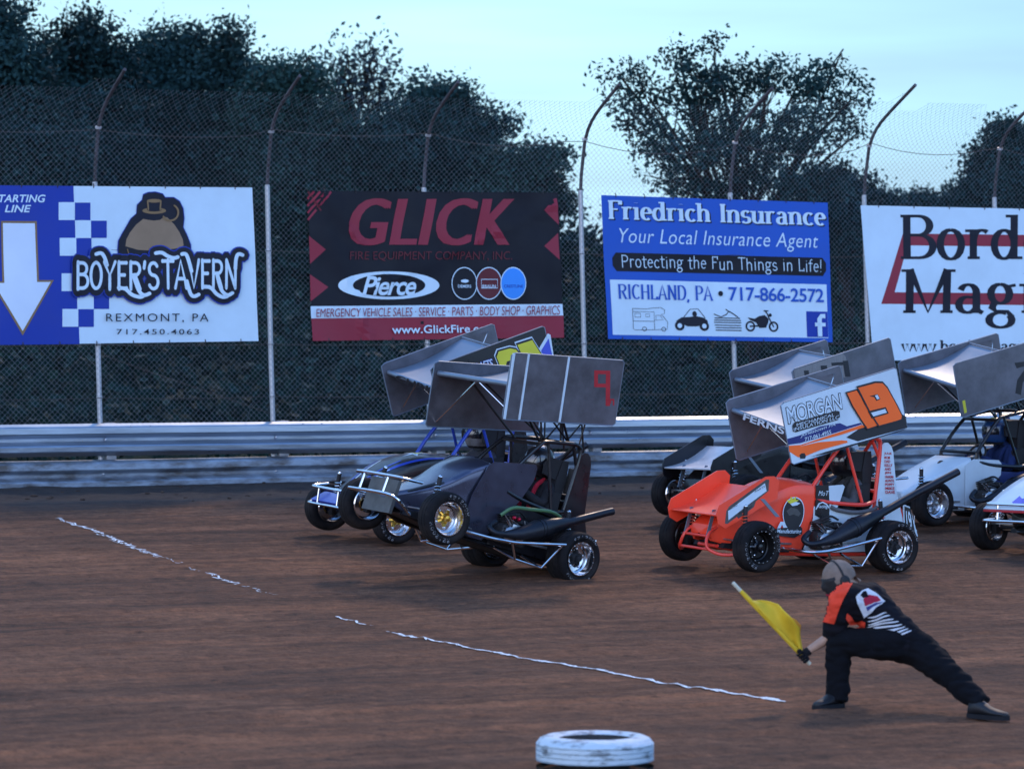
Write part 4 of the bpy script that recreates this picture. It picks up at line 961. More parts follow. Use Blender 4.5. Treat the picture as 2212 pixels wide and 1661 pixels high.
    eo = e.build('engine', car); cv = MB(); Mx = Matrix.Translation((.575, .408, .235)); cv.lathe([(.06, 0), (.062, .012), (.05, .024), (.026, .03), (.001, .03)], steel, Mx, 20); cv.lathe([(.045, 0), (.045, .02), (.001, .024)], chrome, Matrix.Translation((.47, .40, .25)), 16); cv.box((.53, .41, .30), (.08, .02, .05), steel, bev=.008)
    cv.build('clutch_cover', eo)
    # --- exhaust: expansion chamber along the left side
    x = MB(); y = .46; ex = exhaust
    x.tube(catmull([(.70, .36, .30), (.79, .41, .25), (.76, .45, .215), (.66, y, .225)], 5) + [Vector((.52, y, .262)), Vector((.36, y, .335)), Vector((.31, y, .356)), Vector((.10, y, .446)), Vector((.06, y, .464)), Vector((-.28, y, .622)), Vector((-.28 - .42 * ex, y, .622 + .18 * ex))],
           [.022] * 15 + [.026] + [.05, .077, .078, .047, .033, .030, .030], pipem, 16)
    for xx, zz in ((.345, .342), (.315, .354)):
        d = Vector((-.36, 0, .155)).normalized(); x.tube([Vector((xx, y, zz)) - d * .006, Vector((xx, y, zz)) + d * .006], .081, pipem, 16)
    x.build('exhaust', car); C['ex'] = y
    # --- nerf bars, bumpers
    for sy in (1, -1):
        nbm = MB()
        nbm.tube(catmull([(.92, .28 * sy, .17), (.85, .52 * sy, .16), (.78, .60 * sy, .165), (.62, .615 * sy, .185), (.18, .62 * sy, .275)], 5), .0125, chrome, 8)
        nbm.tube([(.70, .61 * sy, .175), (.605, .58 * sy, .055), (.33, .58 * sy, .05), (.20, .61 * sy, .265)], .010, chrome, 8); nbm.tube([(.605, .58 * sy, .055), (.58, .26 * sy, .12)], .010, chrome, 8); nbm.tube([(.33, .58 * sy, .05), (.3, .26 * sy, .12)], .010, chrome, 8)
        nbm.build('nerf_bar', car)
    fb = MB()
    if front == 'bumper':
        fb.tube(catmull([(1.45, -.31, .42), (1.60, -.30, .41), (1.64, -.2, .41), (1.64, .2, .41), (1.60, .30, .41), (1.45, .31, .42)], 4), .013, fbm, 8)
        fb.tube(catmull([(1.46, -.33, .27), (1.62, -.33, .27), (1.66, -.2, .27), (1.66, .18, .27), (1.6, .28, .24), (1.42, .22, .17)], 4), .013, fbm, 8)
        for yy in (-.16, .13): fb.tube([(1.64, yy, .41), (1.655, yy, .27)], .010, fbm, 8)
    elif front == 'low':
        for sy in (1, -1): fb.tube(catmull([(1.38, .13 * sy, .34), (1.52, .15 * sy, .28), (1.56, .18 * sy, .17), (1.50, .26 * sy, .12), (1.42, .34 * sy, .12)], 4), .013, cage, 8)
        fb.tube([(1.53, .16, .25), (1.53, -.16, .25)], .011, cage, 8); fb.tube([(1.55, .18, .15), (1.55, -.18, .15)], .011, cage, 8)
    fb.build('front_bumper', car)
    rb = MB(); rb.tube(catmull([(-.3, .2, .3), (-.46, .22, .30), (-.52, .16, .30), (-.52, -.16, .30), (-.46, -.22, .30), (-.3, -.2, .3)], 3), .011, chrome, 8); rb.tube([(-.52, .15, .42), (-.52, .15, .14)], .010, chrome, 8); rb.tube([(-.52, -.15, .42), (-.52, -.15, .14)], .010, chrome, 8); rb.tube([(-.3, .2, .17), (-.52, .15, .14), (-.52, -.15, .14), (-.3, -.2, .17)], .010, chrome, 8)
    rb.build('rear_bumper', car)
    # --- axles, arms, shocks
    a = MB(); a.tube([(WB, -TF + .04, RF), (WB, TF - .04, RF)], .017, blackm, 10); a.tube([(0, -TR_ + .02, RRW), (0, TR_ - .02, RRW)], .02, steel, 10)
    for sy in (1, -1):
        a.tube([(WB, .36 * sy, RF + .02), (.80, .26 * sy, .2)], .009, steel, 6); a.tube([(WB, .36 * sy, RF - .03), (.82, .26 * sy, .14)], .009, blackm, 6); a.tube([(0, .38 * sy, RRW + .03), (.55, .26 * sy, .2)], .009, steel, 6)
        a.box((WB, (TF - .07) * sy, RF), (.05, .05, .13), blackm, bev=.008)
    a.tube([(WB + .07, -TF + .08, RF + .03), (WB + .07, TF - .08, RF + .03)], .008, steel, 6); a.build('axle', car)
    for sy in (1, -1):
        for (p, q) in (((1.32, .34 * sy, .50), (1.335, .37 * sy, .20)), ((-.02, .33 * sy, .55), (-.02, .40 * sy, .22))):
            p, q = Vector(p), Vector(q); s = MB(); s.tube([p, p.lerp(q, .45)], .018, blackm, 10); s.tube([p.lerp(q, .4), q], .008, chrome, 8)
            pts = [p.lerp(q, .18 + .6 * i / 60) + Matrix.Rotation(i * .75, 3, (q - p).normalized()) @ Vector((.026, 0, 0)) for i in range(61)]
            s.tube(pts, .0042, shockm, 5); s.ball(p, .018, chrome, 8); s.build('shock', car)
    # --- wheels
    wheel(car, (WB, TF, RF), RF, .15, 1, rimm, hubm, steer, spin, letters); wheel(car, (WB, -TF, RF), RF, .15, -1, rimm, hubm, steer, spin + 1, letters)
    wheel(car, (0, TR_, RRW), RRW, .22, 1, chrome, blackm, 0, spin + .5, letters); wheel(car, (0, -TR_ + .01, RRW), RRW, .24, -1, chrome, blackm, 0, spin, letters)
    # --- top wing
    if wing:
        wx, wlen, wh, wz, ww, wt, wr = wing['d']; wz += RRW; c_, s_ = math.cos(wt), math.sin(wt); cr2, sr2 = math.cos(wr), math.sin(wr)
        def WP(a, y, b):      # a: 0 front..1 rear, y: across, b: 0 top .. 1 bottom of the side panel
            lx, lz = (.5 - a) * wlen, -b * wh; y += wing.get('shear', 0) * lz; y1, z1 = y * cr2 - lz * sr2, y * sr2 + lz * cr2
            return Vector((wx + lx * c_ + z1 * s_, y1, wz - lx * s_ + z1 * c_))
        hw = ww / 2; C['WP'] = WP; C['hw'] = hw
        # centre foil: dished, lower at the near side
        def foil(u, v, th=0):   # u across far->near, v chord
            d0 = .16 + .29 * u; d1 = .05 + .24 * u; b = d0 + (d1 - d0) * v + .10 * math.sin(math.pi * v) * (1 - .3 * v); return WP(.035 + .67 * v, -hw + .006 + (ww - .012) * u, b + th)
        f = MB(); f.grid(lambda u, v: foil(u, v), 12, 18, alum_b if wing.get('bright', 1) else alum); f.grid(lambda u, v: foil(u, v, .012 + .05 * math.sin(math.pi * min(1, v * 1.15) ** .6) * (1 - v)), 12, 18, alum)
        f.tube([foil(u / 12, .012, .02) for u in range(13)], .021, alum_b, 12); f.tube([foil(u / 12, 1.0, -.02) for u in range(13)], .006, alum_b, 8)
        fo = f.build('top_wing', car, 40); C['foil'] = foil; C['wing_obj'] = fo
        for sg in (-1, 1):
            y0, y1 = sg * hw, sg * (hw + .007); P = MB(); rc = .03
            out = [(rc, 0), (1 - rc * .6, 0), (1, rc), (1, 1 - rc), (1 - rc * .6, 1), (rc * .6, 1), (0, 1 - rc * 1.2), (0, rc * 1.2)]
            P.slab(out, y0, y1, wing.get('near', wingm) if sg > 0 else wingm, lambda a, b, y: WP(a, y, b))
            edge = [WP(a, (y0 + y1) / 2, b) for a, b in out]; P.tube(edge, .0055, alum_b, 6, closed=True)
            po = P.build('side_panel', fo, 30)
            if sg > 0: C['near_panel'] = po
        for a, wd in wing.get('ribs', []): MB().slab([(a, .005), (a + wd, .005), (a + wd, .995), (a, .995)], hw + .007, hw + .016, WHT, lambda p, b, y: WP(p, y, b)).build('panel_rib', fo, 20)
        for rod in ([foil(.52, .02, .05), WP(.08, -hw, .93)], [foil(.45, .95), WP(.93, -hw + .01, .10)], [foil(.55, .02, .05), WP(.09, hw, .93)]): MB().tube(rod, .006, chrome, 6).build('brace', fo)
        # mounts to the cage
        w = MB()
        for sy in (1, -1):
            w.tube([(.30, .15 * sy, .99 * k), foil(.5 + .3 * sy, .25, .05)], .010, wing.get('post', chrome), 8); w.tube([(-.0, .15 * sy, 1.05 * k), foil(.5 + .3 * sy, .75, .06)], .010, wing.get('post', blackp), 8)
            w.tube([(-.0, .15 * sy, 1.05 * k), foil(.5 + .3 * sy, .45, .08)], .008, wing.get('post', blackp), 8); w.tube([(-.06, .2 * sy, 1.0 * k), WP(.9, .3 * sy * hw * 2, .6)], .007, wing.get('post', blackp), 8)
        w.build('wing_mount', fo)
        near = lambda u, v, lift: WP(u, hw + .0075 + lift * .0007, v)
        if 'art' in wing: a_ = Art(wing['art'], near, None); wing['draw'](a_); a_.mb.build('wing_lettering', C['near_panel'], ang=0)
        if 'le' in wing:
            txt, m1, m2, uu = wing['le']; a_ = Art([(0, 0), (1, 0), (1, 1), (0, 1)], lambda u, v, lift: foil(uu[0] + (uu[1] - uu[0]) * u, .0, -.045 + .13 * v) + (WP(0, 0, 0) - WP(1, 0, 0)).normalized() * (.0245 + lift * .0009), None)
            if m2: a_.text(txt, (0, 0, 1, 1), m1, .03, .25, 1, .035, m2)
            else: a_.text(txt, (0, 0, 1, 1), m1, .03, .25)
            a_.mb.build('wing_lettering', fo, ang=0)
    if nose_wing:
        m, dy = nose_wing['m'], .325; n = MB()
        x0, x1, z0, z1 = 1.56, 1.08, .43, .64
        def NP(u, v, th=0): return Vector((x0 + (x1 - x0) * v, -dy + 2 * dy * u, z0 + (z1 - z0) * v - .035 * math.sin(math.pi * v) + th))
        n.grid(lambda u, v: NP(u, v), 8, 10, nose_wing.get('foil', m)); n.grid(lambda u, v: NP(u, v, -.012), 8, 10, nose_wing.get('foil', m)); n.tube([NP(u / 6, 0, -.006) for u in range(7)], .008, nose_wing.get('foil', m), 8); n.tube([NP(u / 6, 1, -.006) for u in range(7)], .007, nose_wing.get('foil', m), 8)
        no = n.build('nose_wing', car, 40)
        for sg in (-1, 1):
            P = MB(); plate(P, [(1.57, .36), (1.59, .44), (1.565, .51), (1.13, .735), (1.05, .74), (1.00, .70), (1.01, .565), (1.50, .325)], sg * (dy + .004), .008, nose_wing.get('pm', m)); q = P.build('end_plate', no)
            if sg > 0 and 'draw' in nose_wing:
                a_ = Art(nose_wing['art'], lambda u, v, lift: Vector((1.50 - .40 * u, dy + .0085 + lift * .0008, .50 - .13 * v + .19 * u)), None); nose_wing['draw'](a_); a_.mb.build('decal', q, ang=0)
        for sy in (1, -1):
            MB().slab([(1.47, .46), (1.50, .46), (1.55, .26), (1.52, .26)], sy * .15 - .003, sy * .15 + .003, alum_b).build('strut', no); MB().slab([(1.14, .56), (1.18, .56), (1.02, .42), (.98, .42)], sy * (dy + .01) - .003, sy * (dy + .01) + .003, alum_b).build('strut', no)
    return C
def side_art(C, corners, xz, y, lift=.0008):
    """printing on an upright side sheet: artboard corners tl,tr,br,bl and the matching local (x,z)"""
    q = [Vector(p) for p in xz]
    def fn(u, v, l): p = (q[0] * (1 - u) + q[1] * u) * (1 - v) + (q[3] * (1 - u) + q[2] * u) * v; return Vector((p.x, y + l * lift, p.y))
    return Art(corners, fn, None)

# ---- orange 19
def draw19(a):
    P = lambda *p: poly2d(list(p))
    a.put(P((1660, 960), (1990, 880), (2037, 905), (2040, 1030), (1500, 1190), (1380, 1150)), BLK)
    a.put(P((765, 1170), (900, 1130), (1120, 1030), (1330, 990), (1400, 1025), (1545, 985), (1560, 1000), (1250, 1105), (900, 1215), (775, 1235)), DBLUE)
    a.put(P((775, 1245), (900, 1235), (1200, 1130), (1560, 1005), (1590, 1030), (1330, 1120), (1000, 1215), (880, 1255), (1080, 1205), (1330, 1180), (1385, 1185), (1390, 1205), (1100, 1290), (900, 1375), (855, 1370), (775, 1310)), ORANGE2)
    a.put(P((980, 1370), (1150, 1310), (1480, 1210), (2040, 1040), (1990, 1062), (1480, 1225), (1200, 1320)), BLK)
    a.put(P((880, 1390), (875, 1350), (895, 1330), (930, 1325), (940, 1360), (930, 1385)), BLK)
    a.text('MORGAN', None, WHT, .005, 0, .94, .035, BLK, quad=[(785, 825), (1362, 660), (1368, 832), (795, 1005)])
    a.put(P((830, 1020), (850, 990), (1300, 855), (1335, 860), (1335, 920), (1310, 955), (860, 1095), (830, 1085)), BLK)
    a.text('MECHANICAL', None, WHT, .0, .12, 1, quad=[(870, 1000), (1275, 880), (1275, 912), (875, 1035)]); a.text('INSULATION LLC', None, WHT, .0, .12, 1, quad=[(835, 1050), (1325, 902), (1325, 940), (840, 1085)])
    a.text('Jonestown PA', None, WHT, .0, .35, .95, quad=[(895, 1110), (1275, 985), (1275, 1030), (900, 1160)]); a.text('717-861-4955', None, WHT, .01, .1, .95, quad=[(940, 1155), (1222, 1065), (1225, 1108), (945, 1195)])
    def one(k): return P((1430 - k, 660 - k * .6), (1535 + k * .5, 628 - k), (1570 + k, 700), (1600 + k * .3, 780), (1715 + k * .6, 1010 + k * .3), (1610 - k * .2, 1048 + k), (1560 - k, 960), (1480 - k, 800))
    a.put(one(18), BLK); 
    nine_o = [(1550, 600), (1740, 545), (1815, 545), (1860, 600), (1940, 780), (1985, 900), (1975, 935), (1925, 955), (1730, 1012), (1690, 935), (1640, 860), (1590, 720)]
    a.put(poly2d([(1625 + (x - 1765) * 1.075 + 140, 780 + (y - 780) * 1.09) for x, y in nine_o]), BLK)
    a.put(one(0), ORANGE2); a.put(poly2d(nine_o), ORANGE2)
    a.put(P((1660, 690), (1750, 665), (1775, 720), (1730, 740), (1710, 700)), BLK); a.put(P((1720, 682), (1748, 672), (1766, 715), (1738, 724)), WHT)
    a.put(P((1628, 856), (1822, 806), (1846, 876), (1660, 935)), BLK); a.put(P((1652, 874), (1812, 828), (1828, 866), (1668, 916)), WHT); a.put(ribbon2d([(1546, 612), (1590, 725), (1645, 865), (1722, 1012)], 17, cap=False), BLK)
car19 = make_car('fluorescent orange and white sprint car with orange number 19 on its white wing', (2.743, 29.963, 0, 3.711, -.032, -.037), ORANGE, mat('orange_tube', (.80, .05, .03), .4, 0, coat=.2, rvar=.1, scale=8), alum,
    wing=dict(d=(.483, 1.18, .498, 1.255, .731, .269, .025), near=WHITEP, art=[(735, 780), (1990, 370), (2040, 1030), (790, 1460)], draw=draw19, le=('FERNS', WHT, BLK, (.22, .98)), post=chrome),
    rimm=mat('black_rim', (.02, .02, .022), .3, .6, rvar=.1, scale=10), hubm=blackp, tailm=WHITEP, sidem=WHITEP, band=blackp, front='low', exhaust=1.0, shockm=mat('orange_spring', (.7, .08, .03), .4),
    nose_wing=dict(m=ORANGE, art=[(0, 0), (100, 0), (100, 100), (0, 100)], draw=lambda a: (a.put(poly2d([(0, 30), (6, 10), (92, -28), (100, -18), (100, 50), (70, 72), (66, 100), (30, 118), (26, 100), (4, 112), (-2, 100)]), GREYV), a.put(poly2d([(4, 34), (90, -10), (95, 45), (62, 60), (6, 92)]), WHT), [a.text(t, q, BLK, .01, .1) for t, q in (('RACING', (6, 24, 26, 34)), ('PARTS', (66, 2, 90, 14)), ('ENGINES', (30, 84, 62, 96)))])), steer=R(4))
def orange_decals(C):
    car = C['root']
    # near flank emblem: dark oval with a yellow tuft, a white letter and its name band
    a = side_art(C, [(0, 0), (1000, 0), (1000, 1000), (0, 1000)], [(1.02, .60), (.60, .64), (.60, .18), (1.02, .20)], .276, .0006)
    a.fn0 = a.fn; sf = C['hood']
    oval = [(520 + 235 * math.cos(t) * (1 + .12 * math.sin(t)), 430 - 300 * math.sin(t)) for t in [2 * math.pi * i / 30 for i in range(30)]]
    a.put(poly2d([(520 + (x - 520) * 1.07, 430 + (y - 430) * 1.07) for x, y in oval]), WHT); a.put(poly2d(oval), BLK)
    a.put(poly2d([(380, 200), (340, 150), (420, 165), (440, 90), (490, 150), (560, 100), (560, 170), (640, 160), (560, 215), (450, 240)]), YEL)
    a.put(poly2d([(350, 360), (450, 300), (600, 330), (690, 420), (640, 470), (520, 430), (420, 450)]), GREYV)
    a.put(poly2d([(430, 230), (560, 200), (660, 230), (600, 265), (480, 275)]), WHT)
    a.put(poly2d([(150, 690), (220, 560), (300, 560), (370, 690), (300, 690), (262, 610), (220, 690)]), WHT); a.put(poly2d([(110, 740), (130, 690), (700, 650), (740, 690), (740, 780), (560, 860), (200, 830)]), BLK)
    a.text('Manufacturing', (150, 700, 720, 800), WHT, .015, .15); a.mb.build('decal', C['hood_obj'], ang=0)
    a = side_art(C, [(0, 0), (100, 0), (100, 200), (0, 200)], [(.585, .66), (.46, .66), (.46, .42), (.585, .42)], .2835)
    a.text('MoT', (12, 30, 96, 62), WHT, 0, .3); a.put(ribbon2d([(0, 150), (20, 115), (50, 105), (80, 118), (100, 140)], 9), WHT); a.text('Racing', (8, 120, 92, 150), WHT, .01, .2); a.mb.build('decal', car, ang=0)
    # column of names up the tail sheet
    a = side_art(C, [(0, 0), (100, 0), (100, 440), (0, 440)], [(-.085, .985), (-.205, .985), (-.28, .56), (-.11, .56)], .2295)
    y = 50
    for t in ('JULIE', 'MOM', 'DAD', 'KELLY', 'AND', 'JEN', 'GRANDMA', 'AUNTS', 'POPPY', 'MIKE', 'DAVE'): a.text(t, (22, y, 82 if len(t) > 3 else 66, y + 24), RED, .03); y += 32
    a.mb.build('decal', car, ang=0)
    # rear number plate
    p = MB(); plate(p, [(-.33, .52), (-.40, .50), (-.50, .26), (-.36, .24)], .235, .006, WHITEP); po = p.build('number_plate', car)
    a = side_art(C, [(0, 0), (100, 0), (100, 200), (0, 200)], [(-.34, .51), (-.41, .49), (-.48, .27), (-.36, .26)], .2385); a.put(poly2d([(5, 5), (95, 5), (95, 190), (5, 190)]), BLK); a.text('19', (22, 30, 80, 165), WHT, .02); a.mb.build('decal', po, ang=0)
    h = MB(); h.tube(catmull([(.44, .285, .50), (.38, .29, .475), (.2, .295, .455), (.02, .285, .475), (-.03, .28, .50)], 4), .017, mat('roll_bar_pad', (.10, .10, .11), .6), 8); h.build('arm_guard', car)
orange_decals(car19)

# ---- black 9m, front wheels in the air
def draw9(a):
    # block numeral 9 and a small m
    for r_ in ((1845, 445, 1975, 475), (1845, 445, 1875, 580), (1845, 555, 1975, 585), (1940, 445, 1975, 740)): a.put(rect2d(*r_), RED, step=False, lift=1 + random.random() * .3)
    for r_ in ((1948, 680, 2010, 694), (1948, 680, 1960, 735), (1973, 680, 1984, 720), (1998, 680, 2010, 735)): a.put(rect2d(*r_), RED, step=False, lift=1 + random.random() * .3)
HOOD9 = [(1.53, 1.50, .11, .31, .20, 0), (1.32, 1.32, .155, .40, .16, .01), (1.12, 1.14, .20, .51, .145, .02), (.95, 1.0, .235, .645, .135, .025), (.80, .92, .262, .735, .13, .02)]
car9 = make_car('black sprint car with red 9 on its silver wing and front wheels lifted', (.133, 29.055, -.03, 3.852, -.269, -.076), GREYM, blackp, alum, hood=HOOD9,
    wing=dict(d=(.475, 1.144, .501, 1.407, .93, .211, .15), shear=.24, ribs=[(.004, .018), (.135, .014), (.49, .014)], art=[(1195, 315), (2092, 358), (2018, 902), (1115, 875)], draw=draw9, post=blackp),
    hubm=gold, tailm=blackp, sidem=blackp, exhaust=.15, ztop=1.03, steer=R(-6), spin=.9)
def nine_extra(C):
    car = C['root']; sf = C['hood']
    for sy in (1, -1):
        t = MB(); plate(t, [(.84, .70), (.79, .745), (.60, .785), (.375, .827), (.355, .80), (.36, .70), (.44, .53), (.58, .33), (.72, .14), (.95, .14), (.92, .45)], .272 * sy, .007, GREYM); t.build('cockpit_side', car)
    b_ = MB(); b_.tube([sf(i / 20, .80, .002) for i in range(21)], .005, GREYM, 6); b_.build('hood_seam', C['hood_obj'])
    p = MB(); p.slab([(1.50, .40), (1.53, .40), (1.55, .14), (1.52, .14)], -.21, .13, GREYV); p.build('front_plate', car)
    h = MB(); h.tube(catmull([(.70, .40, .36), (.62, .43, .44), (.45, .44, .47), (.25, .43, .50), (.08, .36, .49)], 5), .014, mat('green_hose', (.07, .16, .07), .45), 8); h.build('hose', car)
    v = MB(); redv = mat('red_anodised', (.5, .02, .05), .25, .8); [v.ball((.58 - i * .05, .42, .37), .018, redv, 8) for i in range(2)]; v.build('breather', car)
    t = MB()
    for sy in (.12, -.12):
        t.tube([(.02, sy, 1.07), (-.10, sy, 1.27), (-.2, sy, 1.04)], .009, blackp, 6); t.tube([(-.10, sy, 1.27), (.25, sy, 1.23)], .009, blackp, 6); t.tube([(.12, sy, 1.24), (.06, sy, 1.07)], .009, blackp, 6)
    t.tube([(-.10, .12, 1.27), (-.10, -.12, 1.27)], .009, blackp, 6); t.build('wing_slider', car)
    r_ = MB()
    for i in range(4): r_.box((-.10, -.15 + i * .1, .80), (.012, .075, .20), GREYV, bev=.004)
    r_.build('headrest_net', car)
nine_extra(car9)

# ---- blue and black 21
def draw21(a):
    P = lambda *p: poly2d(list(p))
    a.put(P((1345, 250), (1430, 120), (1450, 130), (1455, 300), (1365, 320)), WHT); a.put(P((1362, 262), (1432, 160), (1445, 300), (1370, 322)), LBLUE)
    a.put(P((1040, 500), (1110, 430), (1180, 470), (1100, 540)), WHT); a.put(P((1062, 502), (1115, 448), (1170, 480), (1110, 530)), LBLUE)
    two = [(1010, 330), (1030, 285), (1120, 255), (1165, 262), (1192, 300), (1188, 345), (1120, 480), (1128, 500), (1210, 470), (1215, 520), (1085, 560), (1060, 490), (1120, 380), (1118, 350), (1085, 362), (1070, 410), (1035, 415)]
    one = [(1180, 225), (1300, 180), (1370, 320), (1420, 470), (1290, 510), (1240, 400)]
    big = lambda Q, k: [(sum(x for x, y in Q) / len(Q) + (x - sum(x for x, y in Q) / len(Q)) * k, sum(y for x, y in Q) / len(Q) + (y - sum(y for x, y in Q) / len(Q)) * k) for x, y in Q]
    for Q in (two, one): a.put(poly2d(big(Q, 1.17)), WHT)
    for Q in (two, one): a.put(poly2d(big(Q, 1.10)), BLK)
    for Q in (two, one): a.put(poly2d(Q), YEL)
    a.text('HEELT CRAFTS', None, WHT, .005, .05, .85, .03, LBLUE, quad=[(655, 455), (972, 345), (975, 408), (670, 515)])
HOOD21 = [(1.52, 1.50, .13, .36, .22, 0), (1.30, 1.30, .20, .50, .17, .02), (1.05, 1.06, .245, .61, .14, .03), (.80, .86, .265, .665, .125, .035), (.55, .66, .272, .675, .125, .02)]
car21 = make_car('black and blue striped sprint car with yellow 21 on its black wing', (-.224, 32.033, 0, 3.787, -.01, -.07), blackp, BLUEP, alum, hood=HOOD21,
    wing=dict(d=(.339, 1.235, .467, 1.421, .731, .299, .045), near=blackp, art=[(500, 440), (1410, 60), (1452, 480), (560, 850)], draw=draw21, le=('CHRIS', BLK, None, (.2, .98)), post=BLUEP), hubm=gold, tailm=blackp, sidem=BLUEP, steer=R(-5), fbm=chrome)
def stripes21(C):
    sf = C['hood']; s = MB()
    def strip(path, w, m, lift):
        s.grid(lambda u, v: sf(path[0][0] + (path[1][0] - path[0][0]) * u, path[0][1] + (path[1][1] - path[0][1]) * u + (v - .5) * w * (1 - .3 * u), lift), 16, 2, m)
    strip([(0, .66), (.95, .74)], .05, BLUEP, .003); strip([(.0, .60), (.55, .62)], .035, BLUEP, .003); strip([(0, .45), (.5, .36)], .03, WHT, .003); strip([(0, .40), (.5, .30)], .04, BLUEP, .003); strip([(0, .7), (.4, .70)], .02, WHT, .004)
    a = Art([(0, 0), (100, 0), (100, 100), (0, 100)], lambda u, v, l: sf(.60 + .30 * v, .40 + .24 * u, .002 + l * .0008))
    st = [(50 + (46 if i % 2 == 0 else 15) * math.sin(i * math.pi / 5), 50 - (46 if i % 2 == 0 else 15) * math.cos(i * math.pi / 5)) for i in range(10)]
    a.put(poly2d(st), WHT); a.put(poly2d([(50 + (x - 50) * .45, 58 + (y - 50) * .45) for x, y in st]), YEL); s.build('hood_stripe', C['hood_obj'], ang=40); a.mb.build('decal', C['hood_obj'], ang=0)
    p = MB(); p.slab([(1.50, .36), (1.52, .36), (1.66, .30), (1.64, .28)], -.26, .22, BLUEP); p.build('nose_plate', C['root'])
stripes21(car21)

# ---- black car behind the orange one
def drawD(a):
    a.put(poly2d([(870, 430), (1180, 330), (1400, 250), (1425, 300), (1430, 560), (870, 640)]), mat('stained_sheet', (.24, .225, .23), .5, .6, var=.2, scale=14, stretch=(8, 1, .6)))
    for r_ in ((970, 445, 1020, 540), (1150, 395, 1215, 455), (1265, 365, 1430, 405), (1385, 350, 1440, 560)): a.put(rect2d(*r_), BLK)
carD = make_car('black sprint car with a silver nose wing, squeezed between the orange car and the wall', (2.777, 33.583, 0, 3.801, -.066, .005), blackp, blackp, alum,
    wing=dict(d=(.189, 1.232, .5, 1.313, .84, .297, .019), art=[(850, 425), (1925, 80), (1935, 800), (870, 1140)], draw=drawD, post=blackp), nose_wing=dict(m=blackp, foil=mat('bare_foil', (.50, .51, .55), .4, .35, var=.12, scale=6, rvar=.1, bump=.15, bscale=14), pm=blackp), hubm=blackp, front='none', exhaust=.8, letters=False)

# ---- white car at the right
def drawE(a):
    a.put(ribbon2d([(885, 225), (960, 205), (955, 260), (900, 330), (875, 420)], 38, cap=False), BLK)
HOODE = [(1.40, 1.38, .17, .28, .18, 0), (1.20, 1.20, .23, .375, .15, .0), (1.0, 1.02, .268, .465, .13, .01), (.84, .88, .272, .535, .12, .03), (.68, .74, .274, .60, .12, .0)]
carE = make_car('plain white sprint car with a bare silver wing behind the orange car', (4.568, 34.098, 0, 3.724, -.019, -.012), WHITEP, blackp, alum, hood=HOODE,
    wing=dict(d=(.429, 1.223, .495, 1.381, .769, .237, -.003), art=[(480, 245), (1170, -10), (1180, 350), (480, 610)], draw=drawE, post=blackp), tailm=mat('dull_blue', (.014, .03, .14), .5, .1, var=.25, scale=6), sidem=mat('dull_blue', (.014, .03, .14), .5), hubm=steel, exhaust=.6, ztop=.97, letters=False, upper_rail=False)
for sy in (1, -1):
    t = MB(); plate(t, [(.76, .53), (.66, .585), (.36, .575), (.325, .54), (.335, .44), (.42, .36), (.50, .20), (.74, .14)], .276 * sy, .006, WHITEP); t.build('cockpit_side', carE['root'])
q_ = MB(); W_P = carE['WP']; q_.slab([(.03, .70), (.055, .70), (.055, .93), (.03, .93)], carE['hw'] + .0078, carE['hw'] + .0095, YEL, lambda p, b, y: W_P(p, y, b)); q_.build('marker_tape', carE['near_panel'], 20)
a = Art([(0, 0), (100, 0), (100, 100), (0, 100)], lambda u, v, l: carE['hood'](.66 + .1 * u, .52 + .08 * v, .002 + l * .0008)); a.put(ell2d(40, 50, 40, 24), BLK); a.put(ell2d(62, 50, 18, 34), BLK); a.mb.build('decal', carE['hood_obj'], ang=0)

# ---- last car, only its nose in the picture
ff = on_ground(2136, 1187); yawF = math.pi + .80
Rz = Matrix.Rotation(yawF, 3, 'Z'); rear = ff - Rz @ Vector((WB, -TF, 0))
carF = make_car('white nosed sprint car with a blue figure on its nose and chrome bumper', (rear.x, rear.y, 0, yawF, 0, 0), blackp, blackp, alum,
    wing=dict(d=(.35, 1.18, .498, 1.30, .731, .269, .025)), hubm=blackp, exhaust=.5, letters=False)
p = MB(); p.grid(lambda u, v: Vector((1.66 - .56 * v, -.30 + .6 * u, .37 + .25 * v + .02 * math.sin(math.pi * v))), 8, 8, WHITEP); p.grid(lambda u, v: Vector((1.665 - .012 * v, -.30 + .6 * u, .345 + .028 * v)), 8, 2, RED); po = p.build('nose_wing', carF['root'], 30); po.modifiers.new('thick', 'SOLIDIFY').thickness = .006
a = Art([(0, 0), (100, 0), (100, 100), (0, 100)], lambda u, v, l: Vector((1.66 - .56 * (1 - v), -.30 + .6 * u, .37 + .25 * (1 - v) + .02 * math.sin(math.pi * (1 - v)) + .004 + l * .001))); a.text('3', (38, 25, 66, 88), LBLUE, .05, .1); a.mb.build('decal', po, ang=0)
